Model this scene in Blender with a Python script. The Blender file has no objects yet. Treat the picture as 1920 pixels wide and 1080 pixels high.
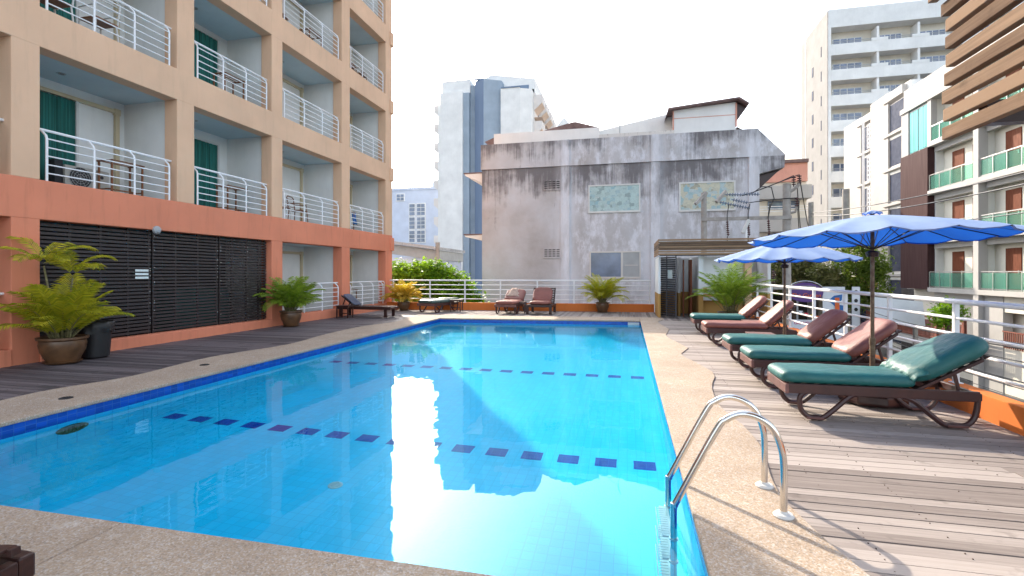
import bpy, bmesh, math, random
from math import radians as R, sin, cos, pi, atan2, sqrt
from mathutils import Vector, Matrix
scn = bpy.context.scene
COL = scn.collection
# ------------------------------------------------------------------ camera
F = 930.0
TH = math.atan(216 / F)
cd = bpy.data.cameras.new('camera'); cam = bpy.data.objects.new('camera', cd); COL.objects.link(cam)
cd.sensor_width = 36; cd.lens = F / 1920 * 36; cd.shift_y = -28 / 1920; cd.clip_end = 900; cd.clip_start = .05
cam.location = (0, 0, 1.5); cam.rotation_euler = (R(90), 0, TH)
scn.camera = cam
# ------------------------------------------------------------------ light
SUN_AZ, SUN_EL = R(-32), R(30)
w = bpy.data.worlds.new('World'); scn.world = w; w.use_nodes = True
nt = w.node_tree; bg = nt.nodes['Background']
sk = nt.nodes.new('ShaderNodeTexSky'); sk.sky_type = 'NISHITA'; sk.sun_disc = False
sk.sun_elevation = SUN_EL; sk.sun_rotation = SUN_AZ; sk.air_density = 1.0; sk.dust_density = 2.5; sk.ozone_density = 1.0
hs = nt.nodes.new('ShaderNodeHueSaturation'); hs.inputs['Saturation'].default_value = .55
nt.links.new(sk.outputs[0], hs.inputs['Color']); nt.links.new(hs.outputs[0], bg.inputs[0])
bg.inputs[1].default_value = .15
sl = bpy.data.lights.new('sun', 'SUN'); sl.energy = 2.1; sl.angle = R(.5); sl.color = (1, .88, .72)
so = bpy.data.objects.new('sun', sl); COL.objects.link(so)
so.rotation_euler = Vector((sin(SUN_AZ) * cos(SUN_EL), cos(SUN_AZ) * cos(SUN_EL), sin(SUN_EL))).to_track_quat('Z', 'Y').to_euler()
try: sl.cycles.is_caustics_light = True
except Exception: pass
scn.view_settings.view_transform = 'Standard'; scn.view_settings.look = 'None'
scn.view_settings.exposure = 1.9; scn.view_settings.gamma = 1
scn.cycles.max_bounces = 10; scn.cycles.transparent_max_bounces = 16
scn.cycles.sample_clamp_indirect = 6
# ------------------------------------------------------------------ helpers
rnd = random.Random(7)
def wloc(o):
    v = Vector((0, 0, 0))
    while o is not None: v += o.location; o = o.parent
    return v
class MB:
    def __init__(s): s.v = []; s.f = []; s.m = []; s.sh = []; s.cur = 0; s.shade = 0.5
    def add(s, vs, fs):
        b = len(s.v); s.v += [tuple(p) for p in vs]
        for q in fs: s.f.append(tuple(b + i for i in q)); s.m.append(s.cur); s.sh.append(s.shade)
        return s
    def box(s, x0, x1, y0, y1, z0, z1):
        return s.add([(x0,y0,z0),(x1,y0,z0),(x1,y1,z0),(x0,y1,z0),(x0,y0,z1),(x1,y0,z1),(x1,y1,z1),(x0,y1,z1)],
            [(3,2,1,0),(4,5,6,7),(0,1,5,4),(1,2,6,5),(2,3,7,6),(3,0,4,7)])
    def bar(s, a, b, wd, ht, up=(0, 0, 1)):
        a = Vector(a); b = Vector(b); d = (b - a).normalized(); u = Vector(up)
        if abs(d.dot(u)) > .98: u = Vector((1, 0, 0))
        r = d.cross(u).normalized(); u = r.cross(d).normalized()
        vs = []
        for p in (a, b):
            for i, j in ((-1,-1),(1,-1),(1,1),(-1,1)): vs.append(p + r * (i*wd/2) + u * (j*ht/2))
        return s.add(vs, [(0,1,2,3),(7,6,5,4),(0,4,5,1),(1,5,6,2),(2,6,7,3),(3,7,4,0)])
    def prism(s, poly, z0, z1, axis='z'):
        n = len(poly)
        def P(a, b, c): return {'z': (a, b, c), 'y': (a, c, b), 'x': (c, a, b)}[axis]
        vs = [P(a, b, z0) for a, b in poly] + [P(a, b, z1) for a, b in poly]
        return s.add(vs, [tuple(range(n))[::-1], tuple(range(n, 2*n))] + [(i, (i+1)%n, n+(i+1)%n, n+i) for i in range(n)])
    def tube(s, pts, r, seg=8, cap=True):
        pts = [Vector(p) for p in pts]; n = len(pts); rings = []; pu = None
        rr = r if isinstance(r, (list, tuple)) else [r] * n
        for i, p in enumerate(pts):
            d = (pts[min(i+1, n-1)] - pts[max(i-1, 0)]).normalized()
            if pu is None: pu = Vector((0, 0, 1)) if abs(d.z) < .9 else Vector((0, 1, 0))
            a = d.cross(pu).normalized(); u = a.cross(d).normalized(); pu = u
            rings.append([p + (a * cos(2*pi*k/seg) + u * sin(2*pi*k/seg)) * rr[i] for k in range(seg)])
        vs = [v for q in rings for v in q]; fs = []
        for i in range(n - 1):
            for k in range(seg): fs.append((i*seg+k, i*seg+(k+1)%seg, (i+1)*seg+(k+1)%seg, (i+1)*seg+k))
        if cap: fs += [tuple(range(seg))[::-1], tuple((n-1)*seg+k for k in range(seg))]
        return s.add(vs, fs)
    def lathe(s, prof, c=(0, 0, 0), seg=24):
        n = len(prof); vs = []
        for r, z in prof:
            for k in range(seg): vs.append((c[0]+r*cos(2*pi*k/seg), c[1]+r*sin(2*pi*k/seg), c[2]+z))
        fs = [(i*seg+k, i*seg+(k+1)%seg, (i+1)*seg+(k+1)%seg, (i+1)*seg+k) for i in range(n-1) for k in range(seg)]
        if prof[0][0] > 1e-4: fs.append(tuple(range(seg))[::-1])
        if prof[-1][0] > 1e-4: fs.append(tuple((n-1)*seg+k for k in range(seg)))
        return s.add(vs, fs)
    def build(s, name, mats, parent=None, smooth=False, bevel=0, sub=0, seg=2):
        me = bpy.data.meshes.new(name)
        o = bpy.data.objects.new(name, me)
        off = wloc(parent) if parent is not None else Vector((0, 0, 0))
        me.from_pydata([(p[0]-off.x, p[1]-off.y, p[2]-off.z) for p in s.v], [], s.f)
        if not isinstance(mats, (list, tuple)): mats = [mats]
        for m in mats: me.materials.append(m)
        if len(mats) > 1: me.polygons.foreach_set('material_index', s.m)
        if len(set(s.sh)) > 1:
            at = me.attributes.new('shade', 'FLOAT', 'FACE'); at.data.foreach_set('value', s.sh)
        me.update()
        if smooth:
            me.polygons.foreach_set('use_smooth', [True] * len(me.polygons))
            if smooth == 'auto':
                try: me.set_sharp_from_angle(angle=R(40))
                except Exception: pass
        COL.objects.link(o)
        if parent is not None: o.parent = parent
        if bevel:
            b = o.modifiers.new('b', 'BEVEL'); b.width = bevel; b.segments = seg; b.limit_method = 'ANGLE'
        if sub:
            b = o.modifiers.new('s', 'SUBSURF'); b.levels = sub; b.render_levels = sub
        return o
def tag(o, label=None, cat=None, group=None, kind=None):
    if label: o['label'] = label
    if cat: o['category'] = cat
    if group: o['group'] = group
    if kind: o['kind'] = kind
    return o
def empty(name, loc, label, cat, group=None, rz=0):
    o = bpy.data.objects.new(name, None); COL.objects.link(o); o.location = loc; o.rotation_euler = (0, 0, rz)
    o.empty_display_size = .1
    return tag(o, label, cat, group)
def copy_tree(o, parent=None):
    c = o.copy(); COL.objects.link(c); c.parent = parent
    for ch in list(o.children): copy_tree(ch, c)
    return c
# ------------------------------------------------------------------ materials
def newmat(name):
    m = bpy.data.materials.new(name); m.use_nodes = True
    return m, m.node_tree, m.node_tree.nodes['Principled BSDF']
def nd(nt, t, **k):
    n = nt.nodes.new(t)
    for a, b in k.items(): setattr(n, a, b)
    return n
def coords(nt, scale=(1, 1, 1), rot=(0, 0, 0), kind='Object'):
    tc = nd(nt, 'ShaderNodeTexCoord'); mp = nd(nt, 'ShaderNodeMapping')
    mp.inputs['Scale'].default_value = scale; mp.inputs['Rotation'].default_value = rot
    nt.links.new(tc.outputs[kind], mp.inputs[0]); return mp.outputs[0]
def noise(nt, vec, scale, detail=4, rough=.55):
    n = nd(nt, 'ShaderNodeTexNoise'); n.inputs['Scale'].default_value = scale
    n.inputs['Detail'].default_value = detail; n.inputs['Roughness'].default_value = rough
    nt.links.new(vec, n.inputs['Vector']); return n.outputs['Fac']
def ramp(nt, fac, stops):
    r = nd(nt, 'ShaderNodeValToRGB'); e = r.color_ramp.elements
    while len(e) < len(stops): e.new(.5)
    for i, (p, c) in enumerate(stops):
        e[i].position = p; e[i].color = (*c, 1) if isinstance(c, (tuple, list)) else (c, c, c, 1)
    nt.links.new(fac, r.inputs[0]); return r.outputs[0]
def mix(nt, fac, a, b, mode='MIX'):
    m = nd(nt, 'ShaderNodeMix', data_type='RGBA', blend_type=mode)
    for s_, val in ((0, fac), (6, a), (7, b)):
        if hasattr(val, 'is_output') or hasattr(val, 'links'): nt.links.new(val, m.inputs[s_])
        elif s_ == 0: m.inputs[0].default_value = val
        else: m.inputs[s_].default_value = (*val, 1)
    return m.outputs[2]
def math_(nt, op, a, b=0.0, clamp=False):
    m = nd(nt, 'ShaderNodeMath', operation=op); m.use_clamp = clamp
    for i, val in ((0, a), (1, b)):
        if hasattr(val, 'links'): nt.links.new(val, m.inputs[i])
        else: m.inputs[i].default_value = val
    return m.outputs[0]
def bump(nt, p, h, strength=.3, dist=.01):
    b = nd(nt, 'ShaderNodeBump'); b.inputs['Strength'].default_value = strength; b.inputs['Distance'].default_value = dist
    nt.links.new(h, b.inputs['Height']); nt.links.new(b.outputs[0], p.inputs['Normal'])
def pm(name, c, rough=.6, metal=0, var=.12, scale=3, detail=5, bmp=0, bscale=60, stretch=(1, 1, 1), c2=None, spec=.5, coat=0):
    m, nt, p = newmat(name); v = coords(nt, stretch)
    f = noise(nt, v, scale, detail)
    a = c2 if c2 else tuple(max(0, x*(1-var)) for x in c); b = c if c2 else tuple(min(1, x*(1+var)) for x in c)
    nt.links.new(ramp(nt, f, [(.3, a), (.7, b)]), p.inputs['Base Color'])
    p.inputs['Metallic'].default_value = metal
    p.inputs['Specular IOR Level'].default_value = spec
    p.inputs['Coat Weight'].default_value = coat
    rr = ramp(nt, f, [(.3, min(1, rough*1.15)), (.7, rough*.85)]); nt.links.new(rr, p.inputs['Roughness'])
    if bmp: bump(nt, p, noise(nt, v, bscale, 3), bmp, .004)
    return m
def stucco(name, c, dirt=.25):
    m, nt, p = newmat(name); v = coords(nt)
    f = noise(nt, v, .8, 6); base = ramp(nt, f, [(.3, tuple(x*.9 for x in c)), (.7, tuple(min(1, x*1.06) for x in c))])
    v2 = coords(nt, (3, 3, .35)); f2 = ramp(nt, noise(nt, v2, 2.2, 6, .65), [(.52, 0), (.75, 1)])
    k = math_(nt, 'MULTIPLY', f2, dirt)
    nt.links.new(mix(nt, k, base, tuple(x*.55 for x in c)), p.inputs['Base Color'])
    p.inputs['Roughness'].default_value = .9; p.inputs['Specular IOR Level'].default_value = .15
    bump(nt, p, noise(nt, v, 90, 3), .25, .003)
    return m
def tiles(name, ax, size, c, grout, var=.05, rough=.25, gw=.035):
    m, nt, p = newmat(name)
    tc = nd(nt, 'ShaderNodeTexCoord'); sp = nd(nt, 'ShaderNodeSeparateXYZ'); cb = nd(nt, 'ShaderNodeCombineXYZ')
    nt.links.new(tc.outputs['Object'], sp.inputs[0])
    nt.links.new(sp.outputs[ax[0]], cb.inputs[0]); nt.links.new(sp.outputs[ax[1]], cb.inputs[1])
    br = nd(nt, 'ShaderNodeTexBrick', offset=0.0, squash=1.0)
    br.inputs['Scale'].default_value = 1 / size; br.inputs['Brick Width'].default_value = 1; br.inputs['Row Height'].default_value = 1
    br.inputs['Mortar Size'].default_value = gw; br.inputs['Mortar Smooth'].default_value = .3
    br.inputs['Color1'].default_value = (*[x*(1-var) for x in c], 1); br.inputs['Color2'].default_value = (*[min(1, x*(1+var)) for x in c], 1)
    br.inputs['Mortar'].default_value = (*grout, 1)
    nt.links.new(cb.outputs[0], br.inputs['Vector'])
    f = noise(nt, tc.outputs['Object'], .6, 4)
    nt.links.new(mix(nt, ramp(nt, f, [(.3, 0), (.7, .12)]), br.outputs['Color'], tuple(x*.7 for x in c)), p.inputs['Base Color'])
    p.inputs['Roughness'].default_value = rough
    return m
def planks(name, c, c2, axis='x', rough=.75, spec=.4):
    m, nt, p = newmat(name)
    st = {'x': (.6, 14, 14), 'y': (14, .6, 14), 'z': (14, 14, .6)}[axis]
    v = coords(nt, st); f = noise(nt, v, 3, 8, .7)
    at = nd(nt, 'ShaderNodeAttribute', attribute_name='shade')
    k = math_(nt, 'ADD', math_(nt, 'MULTIPLY', f, .75), math_(nt, 'MULTIPLY', at.outputs['Fac'], .55))
    base = ramp(nt, k, [(.35, c2), (.85, c)])
    st_ = ramp(nt, noise(nt, coords(nt), 5, 5), [(.62, 0), (.72, .45)])
    nt.links.new(mix(nt, st_, base, tuple(x*.45 for x in c2)), p.inputs['Base Color'])
    p.inputs['Roughness'].default_value = rough; p.inputs['Specular IOR Level'].default_value = spec
    bump(nt, p, f, .5, .003)
    return m
def leafmat(name, c, c2, tr=.35, scale=2.5):
    m, nt, p = newmat(name); v = coords(nt)
    f = noise(nt, v, scale, 4)
    oi = nd(nt, 'ShaderNodeAttribute', attribute_name='shade')
    k = math_(nt, 'ADD', math_(nt, 'MULTIPLY', f, .7), math_(nt, 'MULTIPLY', oi.outputs['Fac'], .45))
    col = ramp(nt, k, [(.3, c2), (.85, c)])
    nt.links.new(col, p.inputs['Base Color']); p.inputs['Roughness'].default_value = .5; p.inputs['Specular IOR Level'].default_value = .25
    t = nd(nt, 'ShaderNodeBsdfTranslucent'); nt.links.new(mix(nt, .35, col, (.35, .5, .03)), t.inputs[0])
    ms = nd(nt, 'ShaderNodeMixShader'); ms.inputs[0].default_value = tr
    nt.links.new(p.outputs[0], ms.inputs[1]); nt.links.new(t.outputs[0], ms.inputs[2])
    nt.links.new(ms.outputs[0], nt.nodes['Material Output'].inputs[0])
    return m
def cloth(name, c, tr=.4, tc=None, under=None):
    m, nt, p = newmat(name); v = coords(nt)
    f = noise(nt, v, 4, 5)
    top = ramp(nt, f, [(.3, tuple(x*.85 for x in c)), (.7, c)])
    if under: ge = nd(nt, 'ShaderNodeNewGeometry'); top = mix(nt, ge.outputs['Backfacing'], top, under)   # sunlit top and shaded underside are put into the two face colours
    nt.links.new(top, p.inputs['Base Color']); p.inputs['Roughness'].default_value = .8
    t = nd(nt, 'ShaderNodeBsdfTranslucent'); t.inputs[0].default_value = (*(tc or c), 1)
    ms = nd(nt, 'ShaderNodeMixShader'); ms.inputs[0].default_value = tr
    nt.links.new(p.outputs[0], ms.inputs[1]); nt.links.new(t.outputs[0], ms.inputs[2])
    nt.links.new(ms.outputs[0], nt.nodes['Material Output'].inputs[0])
    return m
M = {}
M['peach'] = stucco('peach_paint', (.74, .475, .31), .22)
M['coral'] = stucco('coral_paint', (.72, .25, .145), .35)
M['curb'] = stucco('orange_paint', (.66, .19, .05), .25)
M['white_wall'] = stucco('white_wall', (.74, .73, .70), .12)
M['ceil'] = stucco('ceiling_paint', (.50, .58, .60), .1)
M['cream_wall'] = stucco('cream_wall', (.78, .73, .63), .12)
M['bright_wall'] = stucco('bright_wall', (.45, .435, .415), .15)
M['tower_wall'] = stucco('tower_wall', (.80, .80, .77), .12)
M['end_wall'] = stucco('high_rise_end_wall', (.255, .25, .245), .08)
M['tower_wall2'] = stucco('tower_side', (.74, .70, .66), .15)
M['peach_soffit'] = stucco('peach_soffit', (.70, .56, .46), .1)
M['blue1'] = stucco('pale_blue_wall', (.33, .40, .47), .12)
M['blue2'] = stucco('mid_blue_wall', (.20, .27, .36), .12)
M['blue3'] = pm('ribbed_blue', (.14, .20, .30), .5, stretch=(6, 6, .1), scale=3)
M['low_white'] = stucco('low_white', (.60, .66, .78), .1)
M['terra'] = stucco('terracotta_paint', (.66, .33, .25), .2)
M['white_paint'] = pm('white_gloss_paint', (.80, .80, .80), .35, var=.04, scale=12)
def chip(name):
    m, nt, p = newmat(name); v = coords(nt)
    f = ramp(nt, noise(nt, v, 9, 8, .7), [(.70, 0), (.72, 1)])
    nt.links.new(mix(nt, f, (.80, .79, .78), (.22, .13, .09)), p.inputs['Base Color']); p.inputs['Roughness'].default_value = .4
    return m
M['chipped'] = chip('chipped_white_paint')
M['steel'] = pm('stainless_steel', (.72, .70, .66), .16, metal=1, var=.06, scale=8)
M['alu'] = pm('aluminium', (.62, .62, .62), .35, metal=.9, var=.05)
M['beige'] = pm('beige_plastic', (.52, .43, .28), .5, var=.06)
M['grey'] = pm('grey_plastic', (.35, .36, .36), .5, var=.1)
M['dark'] = pm('dark_void', (.02, .02, .022), .9, var=.2)
M['black'] = pm('black_rubber', (.018, .018, .02), .45, var=.2)
M['darkroom'] = pm('dim_room', (.06, .055, .055), .9, var=.2)
M['screen'] = pm('dark_stained_slats', (.040, .030, .030), .45, var=.3, stretch=(8, 1, 20), scale=4)
M['hutscreen'] = pm('grey_black_slats', (.065, .062, .07), .5, var=.25, stretch=(1, 8, 20), scale=4)
M['timber'] = planks('oiled_timber_slats', (.29, .19, .125), (.12, .07, .045), 'y', .85, .1)
M['fascia'] = planks('weathered_fascia', (.30, .19, .11), (.11, .07, .045), 'x')
M['deck'] = planks('weathered_deck', (.385, .335, .305), (.19, .158, .142), 'x', .8, .2)
M['deck_l'] = planks('shade_toned_weathered_deck', (.16, .135, .14), (.055, .048, .052), 'x', .6, .3)  # darker copy of the deck boards: the left side's shade put into the colour
M['deck_y'] = planks('weathered_deck_y', (.38, .33, .30), (.18, .15, .14), 'y', .8, .2)
M['wood_dark'] = planks('dark_wood', (.105, .035, .026), (.035, .014, .012), 'x', .35)
M['resin'] = pm('brown_resin', (.052, .020, .018), .4, var=.25, scale=6, bmp=.1)
M['resin_l'] = pm('faded_brown_resin', (.15, .065, .055), .5, var=.2, scale=6)
def vinyl(name, c, rough=.33):
    m, nt, p = newmat(name); v = coords(nt, (1, 1.2, 1))
    f = noise(nt, v, 2.2, 6, .6)
    nt.links.new(ramp(nt, f, [(.3, tuple(x*.8 for x in c)), (.7, tuple(x*1.15 for x in c))]), p.inputs['Base Color'])
    nt.links.new(ramp(nt, noise(nt, v, 7, 5), [(.3, rough*1.3), (.7, rough*.8)]), p.inputs['Roughness'])
    n1 = noise(nt, coords(nt, (1.5, 3.5, 2)), 4, 4)
    bump(nt, p, n1, .35, .03)
    return m
M['teal'] = vinyl('teal_vinyl', (.016, .125, .12), .5)
M['brown'] = vinyl('brown_vinyl', (.24, .082, .062), .5)
M['olive'] = vinyl('faded_green_vinyl', (.06, .10, .09))
M['towel'] = pm('beige_towel', (.42, .30, .24), .95, var=.2, scale=20, bmp=.3)
M['darkpad'] = pm('navy_mesh_pad', (.07, .08, .12), .7, var=.2)
M['umb'] = cloth('blue_canopy', (.32, .44, .70), .3, (.015, .13, .62), (.025, .12, .44))
M['rust'] = pm('rusty_pole', (.20, .13, .07), .6, var=.5, scale=25, detail=8, bmp=.2, c2=(.09, .035, .02))
M['conc'] = pm('concrete_pole', (.34, .31, .28), .85, var=.18, scale=5, bmp=.3)
M['pot'] = pm('glazed_clay', (.11, .055, .025), .35, var=.35, scale=7, bmp=.15)
M['soil'] = pm('potting_soil', (.05, .035, .025), .95, var=.4, scale=30, bmp=.5)
M['palm_y'] = leafmat('yellowing_palm_leaf', (.62, .52, .03), (.20, .24, .015))
M['palm_g'] = leafmat('green_palm_leaf', (.32, .44, .04), (.09, .17, .02))
M['croton'] = leafmat('golden_leaf', (.85, .50, .06), (.45, .28, .03), .4)
M['bush'] = leafmat('bright_shrub_leaf', (.24, .45, .02), (.05, .14, .01), .45, 1.5)
M['tree'] = leafmat('street_tree_leaf', (.18, .25, .04), (.05, .09, .02), .4, 1.5)
M['drytree'] = leafmat('dry_creeper_leaf', (.34, .29, .13), (.11, .13, .05), .4, 1.5)
M['stem'] = pm('palm_stem', (.16, .14, .06), .7, var=.4, scale=14, stretch=(1, 1, 4))
M['bark'] = pm('tree_bark', (.12, .08, .055), .9, var=.4, scale=9, bmp=.4)
M['curtain'] = pm('teal_curtain', (.010, .12, .10), .8, var=.5, scale=2, detail=2, stretch=(14, 14, .15), bmp=.4, bscale=5)
M['tealglass'] = pm('pale_teal_curtain', (.10, .36, .35), .6, var=.45, scale=2, detail=2, stretch=(5, 5, .1), spec=.1)
M['glass_dark'] = pm('dark_window_glass', (.035, .045, .07), .07, var=.2, spec=1.0)
M['glass_blue'] = pm('blue_window_glass', (.11, .15, .24), .12, var=.35, scale=1.2, spec=1.0)
M['door'] = pm('reddish_wood_door', (.15, .045, .022), .6, var=.25, stretch=(6, 6, .5), scale=4, spec=.15)
M['clad'] = pm('maroon_cladding', (.060, .030, .030), .75, var=.25, stretch=(.4, 10, .1), scale=6, detail=2, spec=.12)
M['rooftile'] = pm('brown_roof_sheet', (.17, .11, .10), .8, var=.3, scale=3)
M['roofwhite'] = pm('corrugated_roof', (.40, .40, .40), .6, var=.25, stretch=(8, .5, 1), scale=3)
M['asphalt'] = pm('asphalt', (.06, .06, .06), .9, var=.2, scale=4, bmp=.3)
M['porcelain'] = pm('brown_porcelain', (.07, .02, .02), .25, var=.2)
M['porcelain_g'] = pm('grey_porcelain', (.20, .24, .30), .25, var=.2)
M['paper'] = pm('paper_notice', (.70, .78, .76), .8, var=.08, scale=20)
M['hutwhite'] = stucco('hut_white_wall', (.72, .74, .74), .1)
M['tan'] = stucco('tan_dado', (.44, .26, .09), .15)
M['counter'] = pm('counter_stone', (.50, .50, .52), .4, var=.1)
M['red'] = pm('red_paint', (.55, .03, .06), .5, var=.1)
M['pink'] = pm('magenta_print', (.60, .04, .22), .5, var=.1)
M['purple'] = pm('purple_sign_face', (.10, .035, .20), .5, var=.2)
M['signwhite'] = pm('sign_white', (.70, .72, .76), .5, var=.05)
M['signblue'] = pm('print_blue', (.02, .13, .38), .5, var=.2)
M['signorange'] = pm('print_orange', (.75, .13, .02), .5, var=.1)
M['yellow'] = pm('yellow_print', (.75, .45, .02), .5, var=.1)
M['fencered'] = pm('red_brown_fence', (.22, .07, .045), .6, var=.25)
M['accase'] = pm('greyed_beige_casing', (.36, .34, .30), .5, var=.1)
M['matt_glass'] = pm('matt_blue_grey_pane', (.03, .04, .075), .7, var=.12, spec=.1)
M['acwhite'] = pm('white_plastic', (.62, .61, .58), .45, var=.06)
def glassmat(name, tint, op=.35):
    m, nt, p = newmat(name)
    p.inputs['Base Color'].default_value = (*tint, 1); p.inputs['Roughness'].default_value = .08
    t = nd(nt, 'ShaderNodeBsdfTransparent'); t.inputs[0].default_value = (.62, .86, .78, 1)
    ms = nd(nt, 'ShaderNodeMixShader'); ms.inputs[0].default_value = op
    nt.links.new(t.outputs[0], ms.inputs[1]); nt.links.new(p.outputs[0], ms.inputs[2])
    nt.links.new(ms.outputs[0], nt.nodes['Material Output'].inputs[0])
    return m
M['greenglass'] = glassmat('green_glass', (.22, .48, .40), .2)
def coping_mat():
    m, nt, p = newmat('washed_pebble')
    v = coords(nt)
    vo = nd(nt, 'ShaderNodeTexVoronoi'); vo.inputs['Scale'].default_value = 110; nt.links.new(v, vo.inputs['Vector'])
    sp = nd(nt, 'ShaderNodeSeparateColor'); nt.links.new(vo.outputs['Color'], sp.inputs[0])
    peb = ramp(nt, sp.outputs[0], [(0, (.15, .11, .08)), (.25, (.38, .28, .20)), (.6, (.44, .35, .265)), (.8, (.62, .60, .58)), (1, (.16, .155, .155))])
    big = ramp(nt, noise(nt, v, 1.6, 6), [(.35, (.33, .25, .18)), (.65, (.43, .335, .245))])
    c = mix(nt, .55, peb, big)
    wht = ramp(nt, noise(nt, v, 4.5, 6, .7), [(.58, 0), (.72, .35)])
    c = mix(nt, wht, c, (.66, .64, .62))
    dk = ramp(nt, noise(nt, coords(nt, (1, .6, 1)), 1.1, 8, .7), [(.5, 0), (.68, .45)]); c = mix(nt, dk, c, (.24, .18, .13))
    nt.links.new(c, p.inputs['Base Color']); p.inputs['Roughness'].default_value = .85; p.inputs['Specular IOR Level'].default_value = .2
    bump(nt, p, vo.outputs['Distance'], .5, .003)
    return m
M['rusty_nail'] = pm('rusty_nail', (.10, .065, .05), .8)
M['coping'] = coping_mat()
def weathered():
    m, nt, p = newmat('weathered_plaster')
    tc = nd(nt, 'ShaderNodeTexCoord'); sp = nd(nt, 'ShaderNodeSeparateXYZ'); nt.links.new(tc.outputs['Object'], sp.inputs[0])
    v = coords(nt); big = noise(nt, v, .35, 7, .6)
    base = ramp(nt, big, [(.35, (.38, .345, .33)), (.5, (.47, .45, .45)), (.65, (.54, .54, .56))])
    # lime wash splashes
    v2 = coords(nt, (1, 1, .5)); wash = ramp(nt, noise(nt, v2, 1.7, 9, .72), [(.46, 0), (.60, .8)])
    right = math_(nt, 'MULTIPLY', math_(nt, 'ADD', sp.outputs[0], 3.2), .5, True)
    def col_(x0, w_):
        return math_(nt, 'SUBTRACT', 1.0, math_(nt, 'DIVIDE', math_(nt, 'ABSOLUTE', math_(nt, 'SUBTRACT', sp.outputs[0], x0)), w_), True)
    lime = math_(nt, 'MULTIPLY', math_(nt, 'MAXIMUM', col_(-2.0, .7), math_(nt, 'MAXIMUM', col_(2.3, .7), col_(6.6, .6))), ramp(nt, noise(nt, coords(nt, (1.2, 1.2, .3)), 2.5, 6, .7), [(.3, .3), (.6, 1)]))
    c = mix(nt, math_(nt, 'MAXIMUM', lime, math_(nt, 'MULTIPLY', wash, right)), base, (.72, .72, .76))
    # rain streaks: vertical, strong below the parapet band, the coping and the sills
    vs = coords(nt, (2.4, 2.4, .16)); st = noise(nt, vs, 2.0, 9, .72)
    vf = coords(nt, (9, 9, .5)); fine = noise(nt, vf, 2.0, 8, .7)
    patch = noise(nt, coords(nt, (.5, .5, .5)), 1.1, 6, .6)
    z = math_(nt, 'ADD', sp.outputs[2], -5.0)
    def drop(z0, L):   # 1 at z0 falling to 0 L metres lower, 0 above
        a = math_(nt, 'DIVIDE', math_(nt, 'SUBTRACT', z, z0 - L), L, True)
        return math_(nt, 'MULTIPLY', a, math_(nt, 'LESS_THAN', z, z0))
    m1 = math_(nt, 'MAXIMUM', drop(6.9, 3.2), drop(8.9, 2.6))
    m1 = math_(nt, 'MAXIMUM', m1, math_(nt, 'MULTIPLY', drop(4.4, 1.3), .35))
    k = math_(nt, 'ADD', math_(nt, 'MULTIPLY', st, .70), math_(nt, 'MULTIPLY', fine, .18))
    k = math_(nt, 'ADD', k, math_(nt, 'MULTIPLY', patch, .95))
    k = math_(nt, 'SUBTRACT', k, math_(nt, 'SUBTRACT', 1.11, math_(nt, 'MULTIPLY', m1, .42)))
    k = math_(nt, 'MULTIPLY', k, 5.0, True)
    k = math_(nt, 'MULTIPLY', k, math_(nt, 'SUBTRACT', 1.0, math_(nt, 'MULTIPLY', lime, .75)))
    c = mix(nt, math_(nt, 'MULTIPLY', k, .86), c, (.12, .11, .115))
    nt.links.new(c, p.inputs['Base Color']); p.inputs['Roughness'].default_value = .92
    bump(nt, p, noise(nt, v, 8, 8, .7), .4, .02)
    return m
M['weath'] = weathered()
def newspaper(name, warm):
    m, nt, p = newmat(name); v = coords(nt, (4.5, 4.5, 5.5))
    vo = nd(nt, 'ShaderNodeTexVoronoi', distance='CHEBYCHEV'); vo.inputs['Scale'].default_value = 1.1; vo.inputs['Randomness'].default_value = .8; nt.links.new(v, vo.inputs['Vector'])
    sp = nd(nt, 'ShaderNodeSeparateColor'); nt.links.new(vo.outputs['Color'], sp.inputs[0])
    a = (.50, .48, .36) if warm else (.38, .50, .48)
    c = ramp(nt, sp.outputs[0], [(0, tuple(x*.62 for x in a)), (.2, a), (.7, tuple(x*1.1 for x in a)), (.82, (.26, .42, .46)), (1, (.46, .52, .50))])
    t = ramp(nt, noise(nt, coords(nt, (2, 2, 9)), 5, 6, .8), [(.52, 0), (.62, .55)])
    nt.links.new(mix(nt, t, c, (.10, .14, .17)), p.inputs['Base Color']); p.inputs['Roughness'].default_value = .35
    return m
M['news1'] = newspaper('newspaper_pane_cool', False); M['news2'] = newspaper('newspaper_pane_warm', True)
def water():
    m = bpy.data.materials.new('pool_water'); m.use_nodes = True; nt = m.node_tree
    nt.nodes.remove(nt.nodes['Principled BSDF'])
    g = nd(nt, 'ShaderNodeBsdfGlass'); g.inputs['Roughness'].default_value = 0; g.inputs['IOR'].default_value = 1.30
    g.inputs['Color'].default_value = (.63, .92, .99, 1)
    v = coords(nt, (1, .55, 1)); n1 = noise(nt, v, 2.6, 3, .5)
    # the far end is ruffled more than the near end
    tc = nd(nt, 'ShaderNodeTexCoord'); sp = nd(nt, 'ShaderNodeSeparateXYZ'); nt.links.new(tc.outputs['Object'], sp.inputs[0])
    k = math_(nt, 'MULTIPLY', math_(nt, 'SUBTRACT', sp.outputs[1], 9.0), .16, True)
    n2 = noise(nt, coords(nt, (1, 1, 1)), 14, 3, .5)
    h = math_(nt, 'ADD', math_(nt, 'MULTIPLY', n1, .6), math_(nt, 'MULTIPLY', math_(nt, 'MULTIPLY', n2, k), .28))
    b = nd(nt, 'ShaderNodeBump'); b.inputs['Strength'].default_value = .19; b.inputs['Distance'].default_value = .02
    nt.links.new(h, b.inputs['Height'])
    nt.links.new(b.outputs[0], g.inputs['Normal'])
    nt.links.new(g.outputs[0], nt.nodes['Material Output'].inputs[0])
    return m
M['water'] = water()
POOLC = (.01, .64, .88)
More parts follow.
